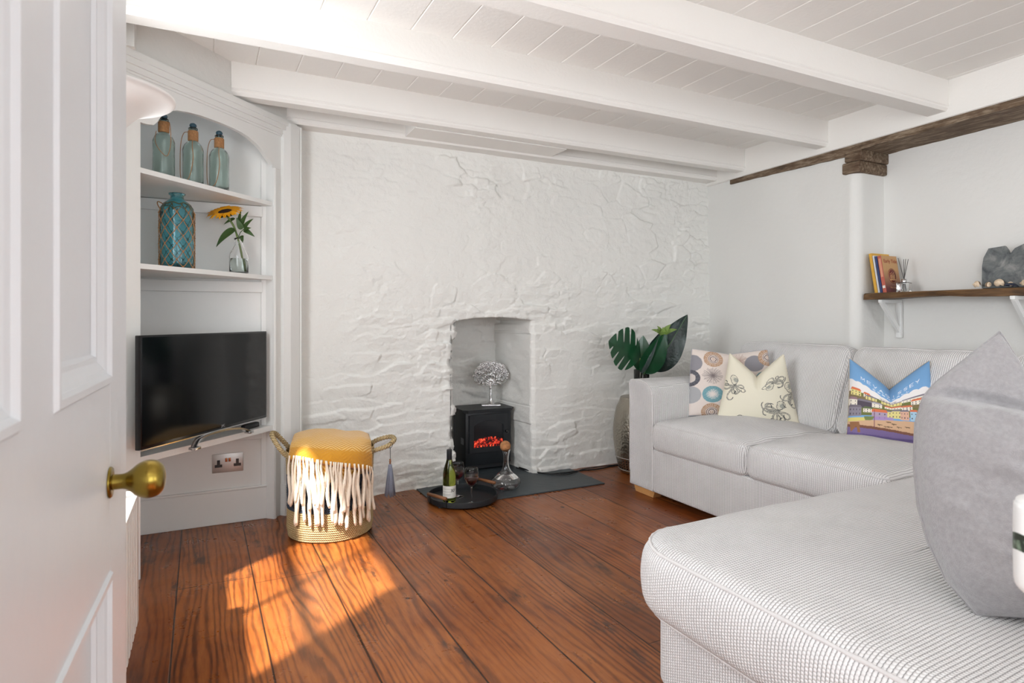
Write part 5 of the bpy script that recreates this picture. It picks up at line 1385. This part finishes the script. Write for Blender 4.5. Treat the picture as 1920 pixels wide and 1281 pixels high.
# ================================================================== WALL SHELF WITH THINGS
sz = 1.2560
def shelf_front(y): return 3.665 - .022 * (2.4 - y) + .010 * math.sin(y * 5) + .006 * math.sin(y * 13)
ws = thing('wall_shelf', 'rustic dark wood shelf with uneven edge on white wall brackets behind the sofa', 'shelf', (3.80, 1.5, sz))
v = []; Y = np.linspace(2.425, .35, 90)
for i, y in enumerate(Y):
    xb = 3.768 + .049 * y; xf0 = shelf_front(y); th = .040 - .012 * math.exp(-((y - 2.0) / .22) ** 2) + .006 * math.exp(-((y - 1.82) / .15) ** 2) + .003 * mnoise.noise(Vector((y * 7, 0, 0)))
    cut = max(0, (y - 2.36) / .065) * .018
    v += [(xf0 + .002 + cut, y, sz), (xf0 - .003 + cut * .6, y, sz - .008), (xf0 + .004, y, sz - th), (xb, y, sz - th + .004), (xb, y, sz)]
f = []
for i in range(89):
    for k in range(5): f.append((i * 5 + k, i * 5 + (k + 1) % 5, (i + 1) * 5 + (k + 1) % 5, (i + 1) * 5 + k))
f += [(0, 1, 2, 3, 4), tuple(89 * 5 + k for k in range(5))]
obj('board', v, f, M['shelfwood'], ws, world=True, sharp=40)
for by in (2.325, 1.625):
    xw = 3.764 + .049 * by; z1 = sz - .042; m = MB(); w_ = .011
    m.box(xw - .205, xw, by - w_, by + w_, z1 - .018, z1, .001); m.box(xw - .022, xw, by - w_ - .004, by + w_ + .004, z1 - .235, z1 - .018, .001)
    a = Vector((xw - .190, by, z1 - .014)); b = Vector((xw - .012, by, z1 - .195)); d = (b - a).normalized(); nn = d.cross(Vector((0, 1, 0))) * .013
    vs = [a + nn + Vector((0, -w_ * .8, 0)), a - nn + Vector((0, -w_ * .8, 0)), b - nn + Vector((0, -w_ * .8, 0)), b + nn + Vector((0, -w_ * .8, 0))]; vs += [p + Vector((0, w_ * 1.6, 0)) for p in vs]
    m.add(vs, [(0, 1, 2, 3), (4, 5, 6, 7), (0, 1, 5, 4), (1, 2, 6, 5), (2, 3, 7, 6), (3, 0, 4, 7)]); m.build('bracket', M['white'], ws, smooth=False, world=True)
# books: thickness along y, spine faces -x, leaning toward the pier
def book(ybase, th, hgt, wid, xs_, col, label, lean, cover=None, spine=None):
    t = thing('book', label, 'book', (xs_, ybase, sz + .0008), 0, 'books leaning at the end of the wall shelf'); t.rotation_euler = (-lean, 0, 0)
    mt = plain('cover_' + label[:14].replace(' ', '_'), S(*col), .4)
    m = MB(); m.box(0, wid, 0, .0018, 0, hgt); m.box(0, wid, th - .0018, th, 0, hgt); m.box(-.001, .002, 0, th, 0, hgt, .0008); m.build('cover', mt, t, smooth=False)
    m = MB(); m.box(.002, wid - .003, .0018, th - .0018, .003, hgt - .003); m.build('pages', M['pages'], t, smooth=False)
    return t
ln_ = .16
book(2.352, .018, .252, .175, 3.695, (222, 170, 62), 'tall yellow book leaning against the wall pier at the shelf end', ln_)
book(2.336, .010, .235, .165, 3.690, (214, 214, 218), 'thin white book between the yellow book and the blue book', ln_)
book(2.319, .012, .230, .165, 3.690, (44, 62, 110), 'thin dark blue book between the white book and the red one', ln_)
bt = book(2.292, .022, .232, .152, 3.688, (188, 96, 80), 'tan and maroon paperback with title and round emblem on its cover', ln_)
# cover art: front faces -y
n = 70; c = Cv(n, (196, 150, 96)); g = np.clip((.62 - c.Y) / .5, 0, 1) ** .9; c.c = c.c * (1 - g[..., None]) + lc((104, 34, 36)) * g[..., None]
c2 = Cv(n, (0, 0, 0)); 
vs = []; W_, H_ = .152, .232
for i in range(n):
    for j in range(n): vs.append((W_ * i / (n - 1), -.0006, H_ * j / (n - 1)))
obj('front_cover', vs, gridfaces(n, n), M['cover'], bt, col=c.c.reshape(-1, 3))
R90 = Matrix.Rotation(PI / 2, 4, 'X')
textmesh('title', 'Early Tide', .032, plain('title_red', S(150, 40, 34), .5), Matrix.Translation((.082, -.0012, .188)) @ R90, bt, .0002, world=False)
textmesh('author', 'Mary Lakeman', .014, plain('title_cream', S(216, 170, 130), .5), Matrix.Translation((.085, -.0012, .028)) @ R90, bt, .0002, world=False)
m = MB(); m.lathe([(.0001, .0), (.042, .0), (.042, .0006), (.0001, .0007)], 36); m.xf(Matrix.Translation((.082, -.0008, .105)) @ R90 @ Matrix.Scale(1.12, 4, (0, 1, 0))); em = m.build('emblem', plain('maroon_print', S(116, 44, 40), .5), bt)
m = MB(); m.tube([(.082 + .0375 * math.cos(a), -.0016, .105 + .042 * math.sin(a)) for a in np.linspace(0, 2 * PI, 36, endpoint=False)], .0011, 5, closed=True)
for k, xx in enumerate((-.020, -.008, .004, .016)): m.box(.082 + xx - .003, .082 + xx + .003, -.0022, -.0014, .085, .110 + .006 * (k % 2)); m.ball((.082 + xx, -.0018, .118 + .006 * (k % 2)), .0035, 5, (1, .3, 1))
m.box(.052, .112, -.0022, -.0014, .078, .084); m.build('emblem_print', plain('emblem_cream', S(206, 160, 110), .5), bt)
m = MB(); m.box(-.0018, -.0009, .003, .019, .030, .046); m.build('spine_label', M['paper'], bt, smooth=False)
m = MB(); m.box(-.0018, -.0009, .004, .018, .10, .215); m.build('spine_title', plain('spine_pink', S(216, 150, 122), .5), bt, smooth=False)
# diffuser
df_ = thing('reed_diffuser', 'clear glass reed diffuser with silver collar beside the books', 'diffuser', (3.765, 2.235, sz + .0008), .35)
m = MB(); m.lathe([(.0001, 0), (.046, 0), (.048, .003), (.048, .056), (.044, .060), (.013, .060), (.013, .055), (.042, .055), (.044, .052), (.044, .008), (.0001, .008)], 4); m.xf(Matrix.Rotation(PI / 4, 4, 'Z')); m.build('glass_body', M['glass'], df_, smooth=False)
m = MB(); m.lathe([(.0001, .060), (.013, .060), (.014, .062), (.014, .080), (.010, .082), (.0001, .082)], 24); m.build('collar', M['chrome'], df_)
m = MB()
for (a, b, c_, d_) in ((-.060, .02, .022, -.01), (.045, 0.0, -.02, .01), (.052, .012, -.016, -.012), (.062, -.01, -.024, .0)): m.tube([(c_, d_, .008), (0, 0, .078), (a, b, .205)], .0017, 6)
m.build('reeds', M['reed'], df_)
# slate pieces and shells
def slate_piece(pts, yc, th, label, tilt, xs_=3.70, dirv=(0, -1, 0)):
    t = thing('slate_ornament', label, 'ornament', (xs_, yc, sz + .0008), 0, 'pieces of cut slate on the shelf')
    m = MB(); X = Vector(dirv).normalized(); up = Vector((math.sin(tilt), 0, math.cos(tilt))); m.slab(pts, th, (0, 0, .002), X, up)
    m.build('slate', M['greyslate'], t, smooth=False); return t
slate_piece([(0, 0), (.215, 0), (.22, .235), (.185, .230), (.135, .205), (.115, .175), (.105, .200), (.09, .222), (.015, .215), (-.005, .165), (-.008, .12)], 1.790, .016, 'grey slate with two pointed tips standing behind the shells on the shelf', .16, 3.715)
slate_piece([(0, 0), (.17, 0), (.17, .20), (.12, .25), (.055, .248), (.012, .21), (.0, .16)], 1.580, .016, 'darker grey slate piece standing at the right end of the shelf in view', .14, 3.70)
def shell(px, label, kind, s, rot, dx=0.0):
    s *= 1.35
    y_ = px; xs_ = shelf_front(y_) + .022 + dx
    t = thing('seashell', label, 'shell', (xs_, y_, sz + .0005), rot, 'shells in front of the slate on the shelf')
    m = MB()
    if kind == 'm':
        vs = []
        for i in range(16):
            q = i / 15; w_ = s * .42 * math.sin(PI * q ** .75) ** .7 if 0 < q < 1 else 0.0
            for j in range(11):
                a = PI * j / 10; vs.append((w_ * math.cos(a), s * (q - .5) * 1.5, .003 + w_ * .8 * math.sin(a) + s * .25 * q))
        m.add(vs, gridfaces(16, 11)); m.build('shell_body', M['mussel'], t)
    else:
        vs = []; 
        for i in range(60):
            q = i / 59; a = q * 5.2 * PI; rr = s * (.06 + .5 * q ** 1.4); cx_ = s * .22 * q ** 1.2 * math.cos(a); cy_ = s * .55 * (1 - q) ** .9; tr_ = s * (.05 + .30 * q ** 1.3)
            for j in range(9):
                b = 2 * PI * j / 9; vs.append((rr * .35 * math.cos(a) + tr_ * math.cos(b) * math.cos(a), cy_ - .1 * s + tr_ * .9 * math.sin(b), max(.0006, .55 * s + rr * .35 * math.sin(a) + tr_ * math.cos(b) * math.sin(a))))
        m.add(vs, gridfaces(60, 9)); m.build('shell_body', M['shell'], t)
    return t
shell(1.800, 'tan seashell at the left end of the shell row', 's', .032, .8)
shell(1.745, 'small peach spiral seashell, second from the left in the shell row', 's', .026, -.5, -.004)
shell(1.705, 'pale rounded seashell, tallest in the shell row', 's', .036, 1.4, .004)
shell(1.660, 'small orange seashell beside the mussel shell', 's', .024, 2.4, .016)
shell(1.645, 'blue-black mussel shell leaning in the shell row', 'm', .036, 1.1, -.012)
shell(1.595, 'ribbed tan seashell, rightmost of the shell row', 's', .029, .2)

# ================================================================== WHITE JAR ON SIDE TABLE (right edge of view)
st2 = thing('side_table', 'narrow white side table just outside the view in front of the chaise', 'table', (.88, .15, 0))
m = MB(); m.box(.722, 1.04, -.02, .302, .800, .826, .004); m.build('table_top', M['white'], st2, world=True)
for a in (.735, 1.00):
    for b in (-.005, .27): m = MB(); m.box(a, a + .025, b, b + .025, 0, .80); m.build('leg', M['white'], st2, world=True, smooth=False)
jr = thing('ceramic_jar', 'white ceramic jar with dark green band at the right edge of view', 'jar', (.7485, .2955, .8265))
m = MB(); m.lathe(smoothp([(.0001, 0), (.026, 0), (.032, .003), (.0345, .010), (.035, .03), (.035, .08), (.0335, .088), (.029, .0925), (.0001, .0935)], 4), 48); m.build('jar_body', M['white'], jr)
def bandmat():
    m = NT('green_leaf_band'); m.set(Base_Color=m.ramp(m.noise(m.coord(), 90, 3, .6), [(.42, S(36, 50, 42)), (.58, S(120, 140, 120))]), Roughness=.4); return m.m
m = MB(); vs = []
for k in range(49):
    a = 2 * PI * k / 48; dz = .003 * math.sin(a * 3)
    for z in (.040 + dz, .057 + dz): vs.append((.0353 * math.cos(a), .0353 * math.sin(a), z))
m.add(vs, gridfaces(49, 2)); m.build('leaf_band', bandmat(), jr)

# ================================================================== LIGHT, CAMERA
wd = bpy.data.worlds.new('world'); SC.world = wd; wd.use_nodes = True
bg = wd.node_tree.nodes['Background']; bg.inputs[0].default_value = (.78, .88, 1, 1); bg.inputs[1].default_value = 2.0
def area(name, loc, rot, sx, sy, power, col=(1, 1, 1)):
    L = bpy.data.lights.new(name, 'AREA'); L.shape = 'RECTANGLE'; L.size = sx; L.size_y = sy; L.energy = power; L.color = col
    o = bpy.data.objects.new(name, L); C.objects.link(o); o.location = loc; o.rotation_euler = rot; return o
area('window_light_left', (XL - .30, (WY0 + WY1) / 2, (WZ0 + WZ1) / 2 + .05), (0, -PI / 2, 0), 1.4, 1.05, 38, (.96, .98, 1))
area('window_light_front', (0.8, YF - .35, 1.4), (-PI / 2 + PI, 0, 0), 1.4, 1.4, 14, (.93, .965, 1))  # added fill lamp outside the unseen front window
area('window_light_front_right', (2.75, YF - .35, 1.4), (PI / 2, 0, 0), 1.3, 1.4, 20, (.97, .985, 1))  # second added fill lamp, behind the camera to the right
area('window_light_left_rear', (XL - .30, -.9, 1.42), (0, -PI / 2, 0), 1.4, 1.3, 52, (.97, .985, 1))  # added lamp at the unseen rear window, brightens the chaise
sun = bpy.data.lights.new('sun', 'SUN'); sun.energy = 12; sun.angle = .032; sun.color = (1, .94, .86)
so = bpy.data.objects.new('sun', sun); C.objects.link(so)
sd = Vector((.76, .57, -1.30)).normalized(); so.rotation_euler = sd.to_track_quat('-Z', 'Y').to_euler(); so.location = (-2, 0, 4)

cam = bpy.data.cameras.new('camera'); co = bpy.data.objects.new('camera', cam); C.objects.link(co); SC.camera = co
cam.sensor_width = 36; cam.lens = FPX / 1920 * 36; cam.shift_y = -(640.5 - HOR) / 1920; cam.clip_start = .02
co.location = (0, 0, H); co.rotation_euler = (PI / 2, 0, -math.atan2(CF[0], CF[1]))
cam.dof.use_dof = True; cam.dof.focus_distance = 3.0; cam.dof.aperture_fstop = 9.0
SC.view_settings.view_transform = 'Standard'; SC.view_settings.look = 'None'; SC.view_settings.gamma = 1; SC.view_settings.use_curve_mapping = False
SC.view_settings.exposure = 0.30
